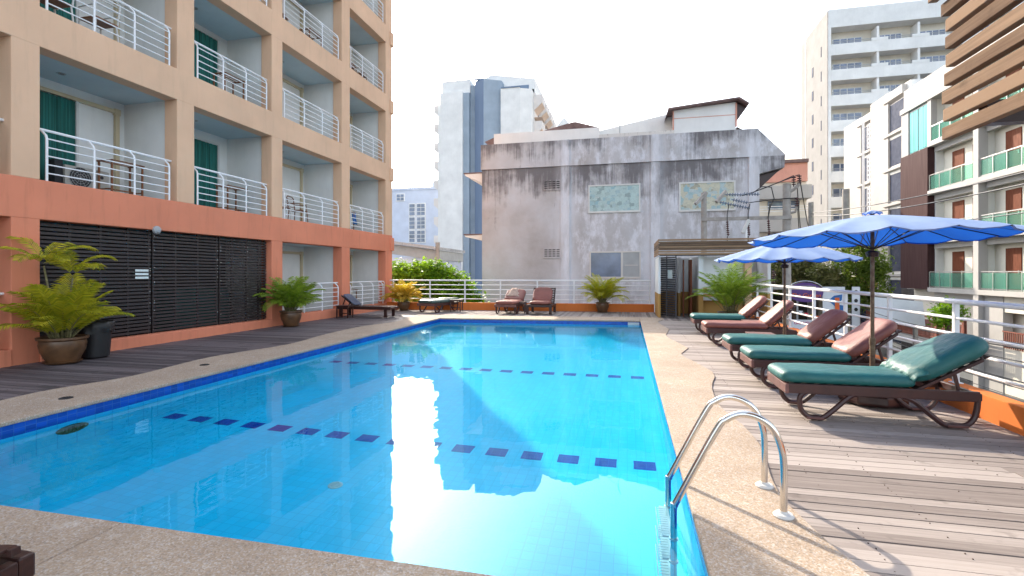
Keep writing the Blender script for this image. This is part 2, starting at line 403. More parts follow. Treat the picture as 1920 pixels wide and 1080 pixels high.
M['tile_f'] = tiles('pool_floor_tile', (0, 1), .1, POOLC, (.0, .52, .76))
M['tile_x'] = tiles('pool_wall_tile_x', (1, 2), .2, (.06, .72, .90), (.03, .55, .78))
M['tile_y'] = tiles('pool_wall_tile_y', (0, 2), .2, (.06, .72, .90), (.03, .55, .78))
M['band_x'] = tiles('blue_band_x', (1, 2), .1, (.005, .07, .42), (.03, .12, .42), .25)
M['band_y'] = tiles('blue_band_y', (0, 2), .1, (.005, .07, .42), (.03, .12, .42), .25)
M['sqtile'] = tiles('dark_blue_squares', (0, 1), .1, (.0, .05, .34), (.0, .10, .42), .1)
# ------------------------------------------------------------------ setting: ground, podium, pool, coping, decks
GZ = -5.0
g = MB(); g.box(-260, 320, -120, 420, GZ - .5, GZ); tag(g.build('ground', M['asphalt']), kind='structure')
PX0, PX1, PY0, PYL, PYR = -6.1, .40, 2.38, 15.6, 16.15
# podium under the decks, around the basin
g = MB(); PB = -1.55
g.box(-20, PX0 - .12, -6, 19.0, GZ, -.12); g.box(PX1 + .12, 3.7, -6, 20.3, GZ, -.12)
g.box(PX0 - .12, PX1 + .12, -6, PY0 - .12, GZ, -.12)
g.prism([(PX0-.12, PYL+.12), (PX1+.12, PYR+.12), (PX1+.12, 20.1), (PX0-.12, 19.5)], GZ, -.12)
g.box(PX0-.12, PX1+.12, PY0-.12, PYR+.12, GZ, PB)
tag(g.build('podium', M['weath']), kind='structure')
# basin
WZ, FZ = -.13, -1.2
def ring(off):
    return [(PX0-off, PY0-off), (PX1+off, PY0-off), (PX1+off, PYR+off), (PX0-off, PYL+off)]
IN = ring(.03); OUT = ring(.11)
g = MB()
g.cur = 0; a = IN
g.add([(a[0][0], a[0][1], FZ), (a[1][0], a[1][1], FZ), (a[2][0], a[2][1], FZ), (a[3][0], a[3][1], FZ)], [(0, 1, 2, 3)])
fl = g.build('pool_floor', M['tile_f']); tag(fl, kind='structure')
g = MB()
for i in range(4):
    p, q = IN[i], IN[(i+1) % 4]; xw = i in (1, 3)
    for z0, z1, mi in ((FZ, -.30, 0 if xw else 1), (-.30, -.045, 2 if xw else 3)):
        g.cur = mi; g.add([(*p, z0), (*q, z0), (*q, z1), (*p, z1)], [(3, 2, 1, 0)])
wl = g.build('pool_wall', [M['tile_x'], M['tile_y'], M['band_x'], M['band_y']]); tag(wl, kind='structure')
g = MB()
for yy, n in ((5.45, 16), (9.2, 16)):
    for i in range(n):
        x = .18 - i * .405; g.box(x-.115, x+.115, yy-.1, yy+.1, FZ, FZ+.004)
sq = g.build('pool_floor_squares', M['sqtile']); tag(sq, kind='structure')
g = MB(); g.add([(*p, WZ) for p in IN], [(0, 1, 2, 3)])
wt = g.build('pool_water', M['water'], smooth=True); tag(wt, kind='structure')
try:
    wt.cycles.is_caustics_caster = True
    for o in (fl, wl, sq): o.cycles.is_caustics_receiver = True
except Exception: pass
# step-in light tile on the right of the far wall, drains
g = MB(); g.box(.02, .37, 16.03, 16.10, -.28, -.06); tag(g.build('skimmer_cover', M['acwhite']), 'small white skimmer plate in the blue band of the pool end wall', 'skimmer')
def drain(x, y, z, name, label, m, r=.09):
    g = MB(); g.lathe([(r, 0), (r, .008), (r*.7, .012), (r*.68, .004), (.001, .004)], (x, y, z), 16)
    for k in range(4): g.box(x-r*.6, x+r*.6, y-r*.5+k*r*.33-.006, y-r*.5+k*r*.33+.006, z+.004, z+.010)
    o = g.build(name, m); tag(o, label, 'drain'); 
    try: o.cycles.is_caustics_receiver = True
    except Exception: pass
drain(-2.77, 4.32, FZ, 'pool_drain', 'round pale drain cover on the pool floor', M['acwhite'], .07)
drain(-6.55, 4.58, 0.0, 'deck_drain', 'round dark drain cap on the coping nearer the clay pot', M['dark'], .07)
drain(-6.72, 6.75, 0.0, 'deck_drain', 'round dark drain cap on the coping farther along the pool', M['dark'], .07)
# green stained inlet on the left wall
g = MB(); g.lathe([(.17, 0), (.17, .01), (.12, .03), (.11, .012), (.001, .012)], (0, 0, 0), 18)
for k in range(5): g.box(-.11, .11, -.08+k*.04-.006, -.08+k*.04+.006, .012, .022)
o = g.build('pool_inlet', pm('algae_green_grille', (.01, .06, .05), .7, var=.6, scale=20)); o.location = (PX0-.028, 4.35, -.62); o.rotation_euler = (0, R(90), 0)
tag(o, 'round algae stained inlet grille under water in the pool side wall', 'inlet')
try: o.cycles.is_caustics_receiver = True
except Exception: pass
# coping
def smooth_line(pts, per=6):
    out = []
    for i in range(len(pts)-1):
        p0 = pts[max(i-1, 0)]; p1 = pts[i]; p2 = pts[i+1]; p3 = pts[min(i+2, len(pts)-1)]
        for k in range(per):
            t = k/per
            out.append(tuple(.5*((2*p1[j])+(-p0[j]+p2[j])*t+(2*p0[j]-5*p1[j]+4*p2[j]-p3[j])*t*t+(-p0[j]+3*p1[j]-3*p2[j]+p3[j])*t**3) for j in range(2)))
    out.append(pts[-1]); return out
left = smooth_line([(-7.15, -1.5), (-7.3, 1.5), (-7.0, 3.2), (-7.25, 4.7), (-7.05, 5.8), (-7.27, 7.4), (-6.98, 9.1), (-7.22, 10.8), (-7.3, 12.6), (-6.98, 14.2), (-7.25, 15.6), (-7.05, 16.75)])
right = smooth_line([(1.1, 17.4), (1.16, 16.9), (.93, 16.0), (.98, 15.0), (1.10, 13.9)]) + smooth_line([(.92, 12.6), (.94, 12.0), (1.06, 11.3), (1.20, 10.5)]) \
  + smooth_line([(.99, 9.75), (1.0, 9.4), (1.14, 8.8), (1.27, 8.05)]) + smooth_line([(1.25, 7.7), (1.10, 7.0), (1.03, 6.2), (1.05, 5.75)]) \
  + smooth_line([(1.12, 5.3), (1.14, 4.8), (1.10, 4.4), (1.04, 4.0), (1.01, 3.6)]) + smooth_line([(1.04, 3.45), (1.10, 3.1), (1.19, 2.75), (1.27, 2.35)]) + [(1.2, 1.6), (1.2, -1.5)]
g = MB()
def slab(poly, z0=-.045, z1=0.0): g.prism(poly, z0, z1)
def strip(A, B):      # quads between two matching polylines
    for i in range(len(A)-1): slab([A[i], B[i], B[i+1], A[i+1]])
def inner_y(y, side): return (PX0 if side < 0 else PX1, y)
# build as one continuous top with edges: triangulated polygons via bmesh fill
def fill(outer, name, m, z1=0.0, z0=-.045, bev=.012):
    bm = bmesh.new(); vs = [bm.verts.new((x, y, z1)) for x, y in outer]
    f = bm.faces.new(vs)
    if f.normal.z < 0: f.normal_flip()
    r = bmesh.ops.extrude_face_region(bm, geom=[f]); ev = [e for e in r['geom'] if isinstance(e, bmesh.types.BMVert)]
    for v in ev: v.co.z = z0
    bmesh.ops.recalc_face_normals(bm, faces=bm.faces)
    me = bpy.data.meshes.new(name); bm.to_mesh(me); bm.free(); me.materials.append(m)
    o = bpy.data.objects.new(name, me); COL.objects.link(o)
    if bev:
        b = o.modifiers.new('b', 'BEVEL'); b.width = bev; b.segments = 3; b.limit_method = 'ANGLE'; b.angle_limit = R(50)
    tag(o, kind='structure'); return o
fill(left + [(PX0-.002, 16.75), (PX0-.002, PY0), (PX0-.002, -1.5)], 'coping_side', M['coping'])
fill(right + [(PX1, -1.5), (PX1, PY0), (PX1, 17.4)], 'coping_side', M['coping'])
fill([(PX0, PYL), (PX1-.002, PYR), (PX1-.002, 17.4), (PX0, 16.75)], 'coping_end', M['coping'])
fill([(PX0, -1.5), (-2.96, -1.5), (-2.96, PY0), (PX0, PY0)], 'coping_end', M['coping'], bev=.008)
fill([(-2.955, -1.5), (PX1-.002, -1.5), (PX1-.002, PY0), (-2.955, PY0)], 'coping_end', M['coping'], bev=.008)
# decks: single boards inside one sheet
def deck(name, x0, x1, y0, y1, along, pitch, mat_, clip=None, z=-.018, seglen=3.2):
    g = MB(); n = int(((y1-y0) if along == 'x' else (x1-x0)) / pitch)
    for i in range(n):
        a = (y0 if along == 'x' else x0) + i*pitch
        s0, s1 = (x0, x1) if along == 'x' else (y0, y1)
        if clip: s0, s1 = clip(a)
        t = s0
        while t < s1 - .01:
            e = min(s1, t + seglen*rnd.uniform(.55, 1.1))
            if s1 - e < .4: e = s1
            dz = rnd.uniform(-.003, .002); g.shade = rnd.random()
            gp = rnd.uniform(.006, .013)
            if along == 'x': g.box(t, e-.003, a, a+pitch-gp, z-.025, z+dz)
            else: g.box(a, a+pitch-gp, t, e-.003, z-.025, z+dz)
            t = e
        g.cur = 1; q = s0+.12
        while q < s1:
            for dq in (.025, pitch-.035):
                if rnd.random() < .45: continue
                qx, qy = (q+rnd.uniform(-.012, .012), a+dq) if along == 'x' else (a+dq, q+rnd.uniform(-.012, .012))
                g.box(qx-.003, qx+.003, qy-.003, qy+.003, z-.004, z+.0028)
            q += .46
        g.cur = 0
    o = g.build(name, [mat_, M['rusty_nail']], bevel=0); tag(o, kind='structure'); return o
deck('pool_deck', .75, 3.6, -1.5, 16.6, 'x', .112, M['deck'])
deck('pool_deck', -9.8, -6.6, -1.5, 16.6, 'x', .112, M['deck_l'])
deck('pool_deck', -9.8, 4.6, 16.605, 20.1, 'y', .10, M['deck_y'], clip=lambda x: (16.605, 19.05 + (x+9.8)*.083 if x < 1.05 else 20.4))
# curbs under the railings
def curb_line(p, q, h, name, thick=.14):
    g = MB(); p = Vector((*p, 0)); q = Vector((*q, 0)); d = (q-p).normalized(); nrm = Vector((-d.y, d.x, 0))*thick
    if nrm.y < 0 and abs(d.x) > .5: nrm = -nrm
    g.prism([(p.x, p.y), (q.x, q.y), (q.x+nrm.x, q.y+nrm.y), (p.x+nrm.x, p.y+nrm.y)], -.12, h)
    g2 = MB()
    return g.build(name, M['curb'], bevel=.008)
o = curb_line((-9.8, 19.05), (1.02, 19.97), .29, 'curb_wall'); tag(o, 'low orange curb wall along the far end of the pool deck', 'curb wall')
g = MB(); g.box(3.6, 3.76, -1.5, 17.0, -.12, .24)
o = g.build('curb_wall', M['curb'], bevel=.008); tag(o, 'low orange curb wall behind the row of loungers', 'curb wall')
# railings
def railing(label, p, q, posts, ztop, rails, zb, end_cap=True):
    root = empty('railing', ((p[0]+q[0])/2, (p[1]+q[1])/2, zb), label, 'railing', 'white pool railings')
    d = Vector((q[0]-p[0], q[1]-p[1], 0))
    def at(t, z): return (p[0]+d.x*t, p[1]+d.y*t, z)
    g = MB(); n = 24; g.tube([at(i/n, ztop) for i in range(n+1)], .031, 10); g.build('top_rail', M['chipped'], root, smooth='auto')
    for z in rails:
        g = MB(); g.tube([at(i/n, z) for i in range(n+1)], .017, 8); g.build('rail', M['chipped'], root, smooth='auto')
    for t in posts:
        g = MB(); a = at(t, zb); b = at(t, ztop-.01); g.bar(a, b, .05, .05); g.bar((a[0], a[1], zb), (a[0], a[1], zb+.012), .10, .10)
        g.build('post', M['chipped'], root, bevel=.004)
    return root
L = 11.3
ts = [(x+9.7)/10.6 for x in (-9.55, -7.97, -6.49, -5.02, -3.52, -2.06, -.62, .85)]
railing('white metal railing across the far end of the pool', (-9.7, 19.13), (.9, 20.02), ts, 1.20, (1.01, .82, .63, .44), .29)
railing('white metal railing behind the row of loungers', (3.67, -1.0), (3.67, 16.4), [(y+1.0)/17.4 for y in (-.8, .7, 2.2, 3.7, 5.2, 6.69, 8.16, 9.64, 11.12, 12.64, 14.15, 15.6)], 1.175, (.985, .80, .61, .42), .24)
#NEXT
# ------------------------------------------------------------------ hotel on the left
HX = -9.8; HI = -10.15; HB = -11.35
COLS = [(-3.4, -2.95), (-.3, .15), (2.75, 3.2), (6.04, 6.45), (9.11, 9.56), (12.14, 12.59), (15.68, 16.2), (18.94, 19.52)]
TOPS = [3.10, 6.07, 8.96, 11.85, 14.75, 17.65, 20.55]
BOTS = [2.42, 5.38, 8.25, 11.13, 14.03, 16.93, 19.83]
hotel = empty('hotel_building', (HX, 8, 0), 'peach and coral hotel block with rows of open balconies beside the pool', 'hotel')
g = MB()
for y0, y1 in COLS: g.box(HI, HX, y0, y1, 3.10, 21.2)
for i in range(1, 7):
    g.box(HI+.002, HX+.003, -3.4, 19.515, BOTS[i], TOPS[i])
    g.box(HX-.1, HX+.05, 19.3, 19.60, BOTS[i]+.04, TOPS[i]-.1)
    g.box(-10.6, HX-.1, 19.52, 19.60, BOTS[i]+.04, TOPS[i]-.1)
g.box(HI-6, HI, 19.2, 19.5, 3.1, 21.2)
g.build('upper_facade', M['peach'], hotel, bevel=.012)
g = MB()
for y0, y1 in COLS:
    if y0 != 9.11: g.box(HI, HX, y0, y1, -.12, 2.43)
g.box(HI+.002, HX+.006, -3.4, 19.53, 2.42, 3.10); g.box(-10.7, HX+.05, 19.3, 19.62, 2.46, 3.0)
g.box(HI-6, HI, 19.2, 19.5, -.12, 3.1)
for (a, b) in zip(COLS[:-1], COLS[1:]):
    h = .20 if a[0] in (6.04, 9.11) else .25
    g.box(HI+.05, HX+.02, a[1]-.002, b[0]+.002 if a[0] != 6.04 else 9.56, -.12, h)
g.build('lower_facade', M['coral'], hotel, bevel=.012)
g = MB()
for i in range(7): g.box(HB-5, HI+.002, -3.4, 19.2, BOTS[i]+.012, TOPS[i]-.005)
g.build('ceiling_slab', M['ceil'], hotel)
g = MB()
for k, (y0, y1) in enumerate(COLS):
    yc = (y0+y1)/2
    for i in range(7):
        z0 = .25 if i == 0 else TOPS[i-1]-.003
        if i == 0 and k == 4: continue
        g.box(HB-.05, HI+.004, y1-.14 if k == 0 else y0+.05, y1-.06 if k else y1, z0-.2 if i == 0 else z0, BOTS[i]+.014)
for i in range(7):
    z0 = -.1 if i == 0 else TOPS[i-1]-.003
    if i == 0:
        g.box(HB-.15, HB, -3.4, 6.3, z0, BOTS[0]+.014); g.box(HB-.15, HB, 12.3, 19.2, z0, BOTS[0]+.014)
    else: g.box(HB-.15, HB, -3.4, 19.2, z0, BOTS[i]+.014)
g.build('balcony_wall', M['white_wall'], hotel)
g = MB(); g.box(-10.14, -9.9, 12.6, 18.93, .0, .10); g.build('ground_balcony_floor', M['terra'], hotel)
# dark room behind the slatted screen
g = MB(); g.box(HB-2.4, HB-2.3, 6.3, 12.3, -.1, 2.43); g.box(HB-2.4, HI, 12.2, 12.3, -.1, 2.43); g.box(HB-2.4, HI, 6.3, 6.4, -.1, 2.43); g.box(HB-2.4, HI, 6.4, 12.2, -.1, 0)
g.build('dim_store_room', M['darkroom'], hotel)
scr = empty('slatted_screen', (-9.97, 9.3, .2), 'dark stained slatted timber screen closing the ground floor opening', 'screen')
g = MB(); n = 29
for i in range(n):
    z = .235 + i*(2.40-.235)/n
    for (a, b) in ((6.5, 8.62), (8.66, 10.42), (10.46, 12.12)): g.box(-9.99, -9.965, a, b, z, z+.048)
g.build('slat', M['screen'], scr)
for y in (6.52, 7.05, 7.6, 8.15, 8.60, 8.70, 9.25, 9.85, 10.40, 10.50, 10.9, 11.4, 11.85, 12.1):
    g = MB(); g.box(-10.03, -9.995, y-.02, y+.02, .2, 2.42); g.build('upright', M['screen'], scr)
g = MB()
rz_ = random.Random(3)
for y in (8.60, 8.70, 10.40, 10.50, 11.4, 12.1):
    for i in range(8):
        z = rz_.uniform(.4, 2.3); g.box(-9.966, -9.958, y-.012, y+.012, z, z+.014)
g.build('bolt', M['alu'], scr)
g = MB()
for k in range(3): g.box(-9.962, -9.955, 8.27, 8.56, 1.38+k*.0757, 1.425+k*.0757)
tag(g.build('notice', M['paper']), 'white notice sheet behind the dark slatted screen', 'notice')
# flat light dome above the screen
g = MB(); g.lathe([(.09, 0), (.085, .04), (.05, .07), (.001, .08)], (0, 0, 0), 16)
o = g.build('wall_lamp', M['grey']); o.location = (HX, 8.6, 2.42); o.rotation_euler = (0, R(90), 0); tag(o, 'small grey dome fitting on the coral beam above the slatted screen', 'lamp')
# stacked teal pads inside
for k, (y0, y1, z1) in enumerate(((9.9, 11.6, .95), (9.9, 11.55, 1.1))):
    g = MB(); g.box(-11.3, -10.7, y0, y1, z1-.14 if k else 0.0, z1); o = g.build('stored_cushion', M['teal'], bevel=.03)
    tag(o, ('block of stored teal cushions behind the slatted screen', 'topmost teal cushion of the stack behind the slatted screen')[k], 'cushion', 'cushions stored behind the screen')
# balcony railings, doors, curtains, ducts, lamps
def balcony_rail(y0, y1, z, full=True):
    g = MB(); xs = HX-.045; nb = 3; a, b = y0+.13, y1-.16
    ys = [a + (b-a)*k/nb for k in range(nb+1)]
    for y in ys:
        g.tube([(xs, y, z), (xs, y, z+.74), (xs-.02, y, z+.80), (xs-.13, y, z+.90)], .020, 6)
    g.tube([(xs-.13, y0-.0, z+.91), (xs-.13, y1, z+.91)], .024, 6)
    for k in range(5): g.tube([(xs, a, z+.14+k*.15), (xs, b, z+.14+k*.15)], .012, 6)
    return g.build('balcony_railing', M['white_paint'], hotel, smooth='auto')
for i in range(0, 6):
    for k in range(2, 7):
        if i == 0 and k in (3, 4): continue
        balcony_rail(COLS[k][1], COLS[k+1][0], .25 if i == 0 else TOPS[i-1])
g = MB()   # small gate leaf on the last ground floor balcony
g.tube([(HX+.0, 18.35, .40), (HX+.0, 18.35, 1.12), (HX, 18.40, 1.16), (HX, 18.75, 1.16), (HX, 18.80, 1.12), (HX, 18.80, .40), (HX, 18.75, .36), (HX, 18.40, .36), (HX, 18.35, .40)], .014, 6)
for k in range(6): g.tube([(HX, 18.35, .47+k*.11), (HX, 18.80, .47+k*.11)], .01, 6)
g.build('gate_leaf', M['white_paint'], hotel, smooth='auto')
doors = {2: (4.4, 5.9), 3: (6.62, 8.10), 4: (10.2, 11.82), 5: (12.9, 14.1), 6: (16.5, 17.5)}
for i in range(0, 6):
    z = .02 if i == 0 else TOPS[i-1]
    for k in range(2, 7):
        if i == 0 and k in (3, 4): continue
        a, b = doors[k]; h = 2.02
        if k in (2, 3, 4):
            d = MB(); t = .05
            for bb in ((HB+.001, HB+.05, a-t, b+t, z+h, z+h+t), (HB+.001, HB+.05, a-t, a, z, z+h), (HB+.001, HB+.05, b, b+t, z, z+h), (HB+.001, HB+.04, (a+b)/2-.02, (a+b)/2+.02, z, z+h)): d.box(*bb)
            dr = d.build('sliding_door', M['acwhite'], hotel)
            c = MB(); nw = 60; vs = []
            for q in range(nw+1):
                y = a+(b-a)*q/nw; x = HB+.022+.010*sin(q*1.35)+.004*sin(q*3.1); vs += [(x, y, z+.01), (x, y, z+h-.01)]
            c.add(vs, [(2*q, 2*q+2, 2*q+3, 2*q+1) for q in range(nw)]); c.build('curtain', M['curtain'], dr, smooth=True)
        else:
            d = MB(); d.box(HB+.001, HB+.03, a, b, z, z+h); d.box(HB+.03, HB+.04, a+.1, b-.1, z+.1, z+h-.1); d.build('door_panel', M['cream_wall'], hotel, bevel=.004)
        # beige pipe duct along the ceiling, down the inner corner
        if k != 4:
            e = COLS[k+1][0]-.03; d = MB(); zz = BOTS[i]-.22
            d.box(HB+.002, HB+.07, a-.1, e-.05, zz-.04, zz+.04); d.box(HB+.002, HB+.075, e-.17, e-.08, z, zz+.045)
            d.box(HB+.002, HB+.085, e-.19, e-.06, zz-.08, zz+.06); d.build('pipe_duct', M['beige'], hotel, bevel=.006)
        d = MB(); yc = (COLS[k][1]+COLS[k+1][0])/2 - .35; d.lathe([(.075, 0), (.075, -.012), (.05, -.014), (.045, .0)], (-10.75, yc, BOTS[i]+.012), 14)
        d.build('downlight', M['grey'], hotel)
# air conditioner on the first balcony
ac = empty('air_conditioner', (-10.9, 7.95, 3.1), 'white air conditioner outdoor unit with black fan grille on the lowest visible balcony', 'air conditioner')
g = MB(); g.box(-11.05, -10.75, 7.5, 8.35, 3.14, 3.64); g.build('casing', M['accase'], ac, bevel=.012)
g = MB(); g.box(-11.0, -10.8, 7.35, 7.5, 3.14, 3.72); g.build('side_panel', M['dark'], ac, bevel=.008)
def disc(name, m, parent, c, r, t=.01):
    g = MB(); vs = []; n = 24
    for s in (0, t):
        for k in range(n): vs.append((c[0]+s, c[1]+r*cos(2*pi*k/n), c[2]+r*sin(2*pi*k/n)))
    g.add(vs, [tuple(range(n))[::-1], tuple(range(n, 2*n))]+[(k, (k+1) % n, n+(k+1) % n, n+k) for k in range(n)])
    return g.build(name, m, parent)
disc('fan_recess', M['black'], ac, (-10.751, 7.78, 3.42), .21, .004)
g = MB()
for rr_ in (.07, .12, .17, .21): g.tube([(-10.742, 7.78+rr_*cos(t*pi/12), 3.42+rr_*sin(t*pi/12)) for t in range(25)], .004, 5)
for t in range(12): g.tube([(-10.742, 7.78, 3.42), (-10.742, 7.78+.21*cos(t*pi/6), 3.42+.21*sin(t*pi/6))], .003, 4)
g.build('fan_grille', M['grey'], ac)
disc('round_emblem', M['black'], ac, (-10.751, 8.2, 3.5), .035, .004)
# drying racks
def rack(y, z, label, towel=None, x=-10.55, grp='wooden drying racks on the balconies'):
    r = empty('drying_rack', (x, y, z), label, 'drying rack', grp)
    for s in (-1, 1):
        g = MB(); g.bar((x-.17, y+s*.33, z), (x-.17, y+s*.33, z+.72), .035, .03); g.bar((x+.17, y+s*.33, z), (x+.17, y+s*.33, z+.72), .035, .03)
        g.bar((x-.22, y+s*.33, z+.735), (x+.22, y+s*.33, z+.735), .035, .03); g.bar((x-.17, y+s*.33, z+.15), (x+.17, y+s*.33, z+.15), .03, .025)
        g.build('side_frame', M['rackwood'], r, bevel=.004)
    g = MB()
    for q in (-.19, -.06, .06, .19): g.bar((x+q, y-.36, z+.745), (x+q, y+.36, z+.745), .03, .018)
    g.build('top_bars', M['rackwood'], r, bevel=.003); g = MB(); g.bar((x, y-.33, z+.16), (x, y+.33, z+.16), .03, .025); g.build('stretcher', M['rackwood'], r, bevel=.003)
    return r
M['rackwood'] = planks('varnished_rack_wood', (.38, .17, .07), (.20, .08, .035), 'y', .4)
rack(8.45, 3.10, 'wooden drying rack on the balcony with the air conditioner')
rack(11.5, 3.10, 'wooden drying rack on the balcony above the right half of the slatted screen')
rack(11.4, 6.07, 'wooden drying rack with pale bars on the second balcony up beside the teal curtain')
rack(15.0, 8.96, 'reddish drying rack on the third balcony of the third bay')
rack(17.1, 3.10, 'wooden rack draped with a blue cloth on the end balcony above the ground floor')
rack(17.3, .10, 'wooden rack standing on the end ground floor balcony')
g = MB(); vs = []
for q in range(13):
    t = q/12; vs += [(-10.40+.03*sin(t*9), 17.3+.28*t, 3.86), (-10.34+.05*sin(t*11), 17.32+.30*t, 3.40)]
g.add(vs, [(2*q, 2*q+2, 2*q+3, 2*q+1) for q in range(12)])
o = g.build('cloth', pm('blue_cloth', (.05, .16, .42), .9, var=.3), smooth=True)
s_ = o.modifiers.new('s', 'SOLIDIFY'); s_.thickness = .008; tag(o, 'blue cloth hung over the rack on the end balcony', 'cloth')
# plastic chairs on the balconies
def pchair(x, y, z, rz, label, m=None):
    m = m or M['acwhite']
    r = empty('balcony_chair', (x, y, z), label, 'chair', 'chairs on the hotel balconies', rz)
    def P(g, n, mm=m, bev=.006):
        o = MB(); o.v = g.v; o.f = g.f; o.m = g.m; o.sh = g.sh
        me = o.build(n, mm, None, bevel=bev); me.parent = r; return me
    g = MB(); g.box(-.22, .22, -.22, .22, .40, .43); P(g, 'seat', M['rackwood'] if m is M['acwhite'] else m)
    for sx in (-1, 1):
        for sy in (-1, 1):
            g = MB(); g.tube([(sx*.20, sy*.20, .40), (sx*.23, sy*.23, 0)], .016, 6); P(g, 'leg', m, 0)
    g = MB(); g.tube([(-.20, -.22, .40), (-.26, -.23, .82), (-.27, -.15, .88), (-.27, .15, .88), (-.26, .23, .82), (-.20, .22, .40)], .017, 7)
    for q in (.54, .66, .78): g.tube([(-.235, -.21, q), (-.235, .21, q)], .012, 6)
    P(g, 'back', m, 0)
    for s in (-1, 1):
        g = MB(); g.tube([(.18, s*.23, .40), (.17, s*.24, .62), (-.22, s*.24, .64)], .014, 6); P(g, 'armrest', m, 0)
pchair(-10.3, 6.95, 6.07, pi, 'white framed chair at the left of the second floor balcony nearest us')
pchair(-10.25, 7.75, 6.07, pi, 'white framed chair right of its twin on the second floor balcony nearest us')
pchair(-10.4, 13.3, 3.10, .4, 'white plastic chair on the first floor balcony of the third bay')
pchair(-10.4, 14.1, 3.10, .2, 'brown chair beside the white one on the first floor balcony of the third bay', M['rackwood'])
pchair(-10.4, 13.2, 8.96, .4, 'white framed chair on the high balcony of the third bay')
pchair(-10.4, 17.0, 8.96, .3, 'brown chair on the high balcony of the end bay', M['rackwood'])
pchair(-10.4, 17.9, 8.96, .1, 'second brown chair on the high balcony of the end bay, nearer its corner', M['rackwood'])
# ------------------------------------------------------------------ loungers
def cushion(x0, x1, w_, z0, z1, r=.07, tilt=0, seed=0, slump=.012, cr=.12):
    """a padded slab with rounded plan corners and edges, lying along +x; tilt turns it up about its foot end"""
    rg = random.Random(seed); nx, ny = 22, 10; L_ = x1-x0; vs = []; fs = []
    def out(u, v):
        x = x0 + L_*u; y = -w_/2 + w_*v
        # round the corners of the plan
        dx = min(x-x0, x1-x); dy = w_/2-abs(y)
        return x, y, dx, dy
    top = []; bot = []
    ph = rg.uniform(0, 6)
    for i in range(nx+1):
        u = .5-.5*cos(pi*i/nx)
        for j in range(ny+1):
            v = .5-.5*cos(pi*j/ny); x, y, dx, dy = out(u, v)
            if dx < cr and dy < cr:     # push the corner in on to a circle
                cx_ = cr-dx; cy_ = cr-dy; m_ = max(cx_, cy_); l_ = sqrt(cx_*cx_+cy_*cy_)
                if l_ > 1e-6:
                    k = m_/l_; nx_ = cr-cx_*k; ny_ = cr-cy_*k
                    x = x0+nx_ if x-x0 < L_/2 else x1-nx_; y = (w_/2-ny_)*(1 if y > 0 else -1)
                    dx, dy = nx_, ny_
                d_ = cr - m_
            else: d_ = min(dx, dy)
            e = min(1, d_/r); h = sqrt(max(0, 1-(1-e)**2)); hz = (z1-z0)/2
            dm = .0045*sin(x*7+ph)*cos(y*6+ph) + .0012*sin(x*31+y*17)
            top.append((x, y, (z0+z1)/2 + hz*h + dm*h*slump/.012 + .012*h*(1-abs(2*v-1)**2)))
            bot.append((x, y, (z0+z1)/2 - hz*h*.95))
    vs = top+bot; N = len(top)
    for i in range(nx):
        for j in range(ny):
            a = i*(ny+1)+j; q = (a, a+ny+1, a+ny+2, a+1)
            fs.append(q); fs.append(tuple(N+k for k in reversed(q)))
    g = MB()
    if tilt:
        c, s = cos(tilt), sin(tilt); vs = [(x0+(x-x0)*c-(z-z0)*s, y, z0+(x-x0)*s+(z-z0)*c) for x, y, z in vs]
    g.add(vs, fs)
    # stitch rim: merge coincident edge verts
    bm = bmesh.new(); vv = [bm.verts.new(p) for p in g.v]
    for f in g.f:
        try: bm.faces.new([vv[k] for k in f])
        except ValueError: pass
    bmesh.ops.remove_doubles(bm, verts=bm.verts, dist=.0008); bmesh.ops.recalc_face_normals(bm, faces=bm.faces)
    g2 = MB(); g2.add([tuple(v.co) for v in bm.verts], [tuple(v.index for v in f.verts) for f in bm.faces]); bm.free()
    return g2
def fix_index(g): return g
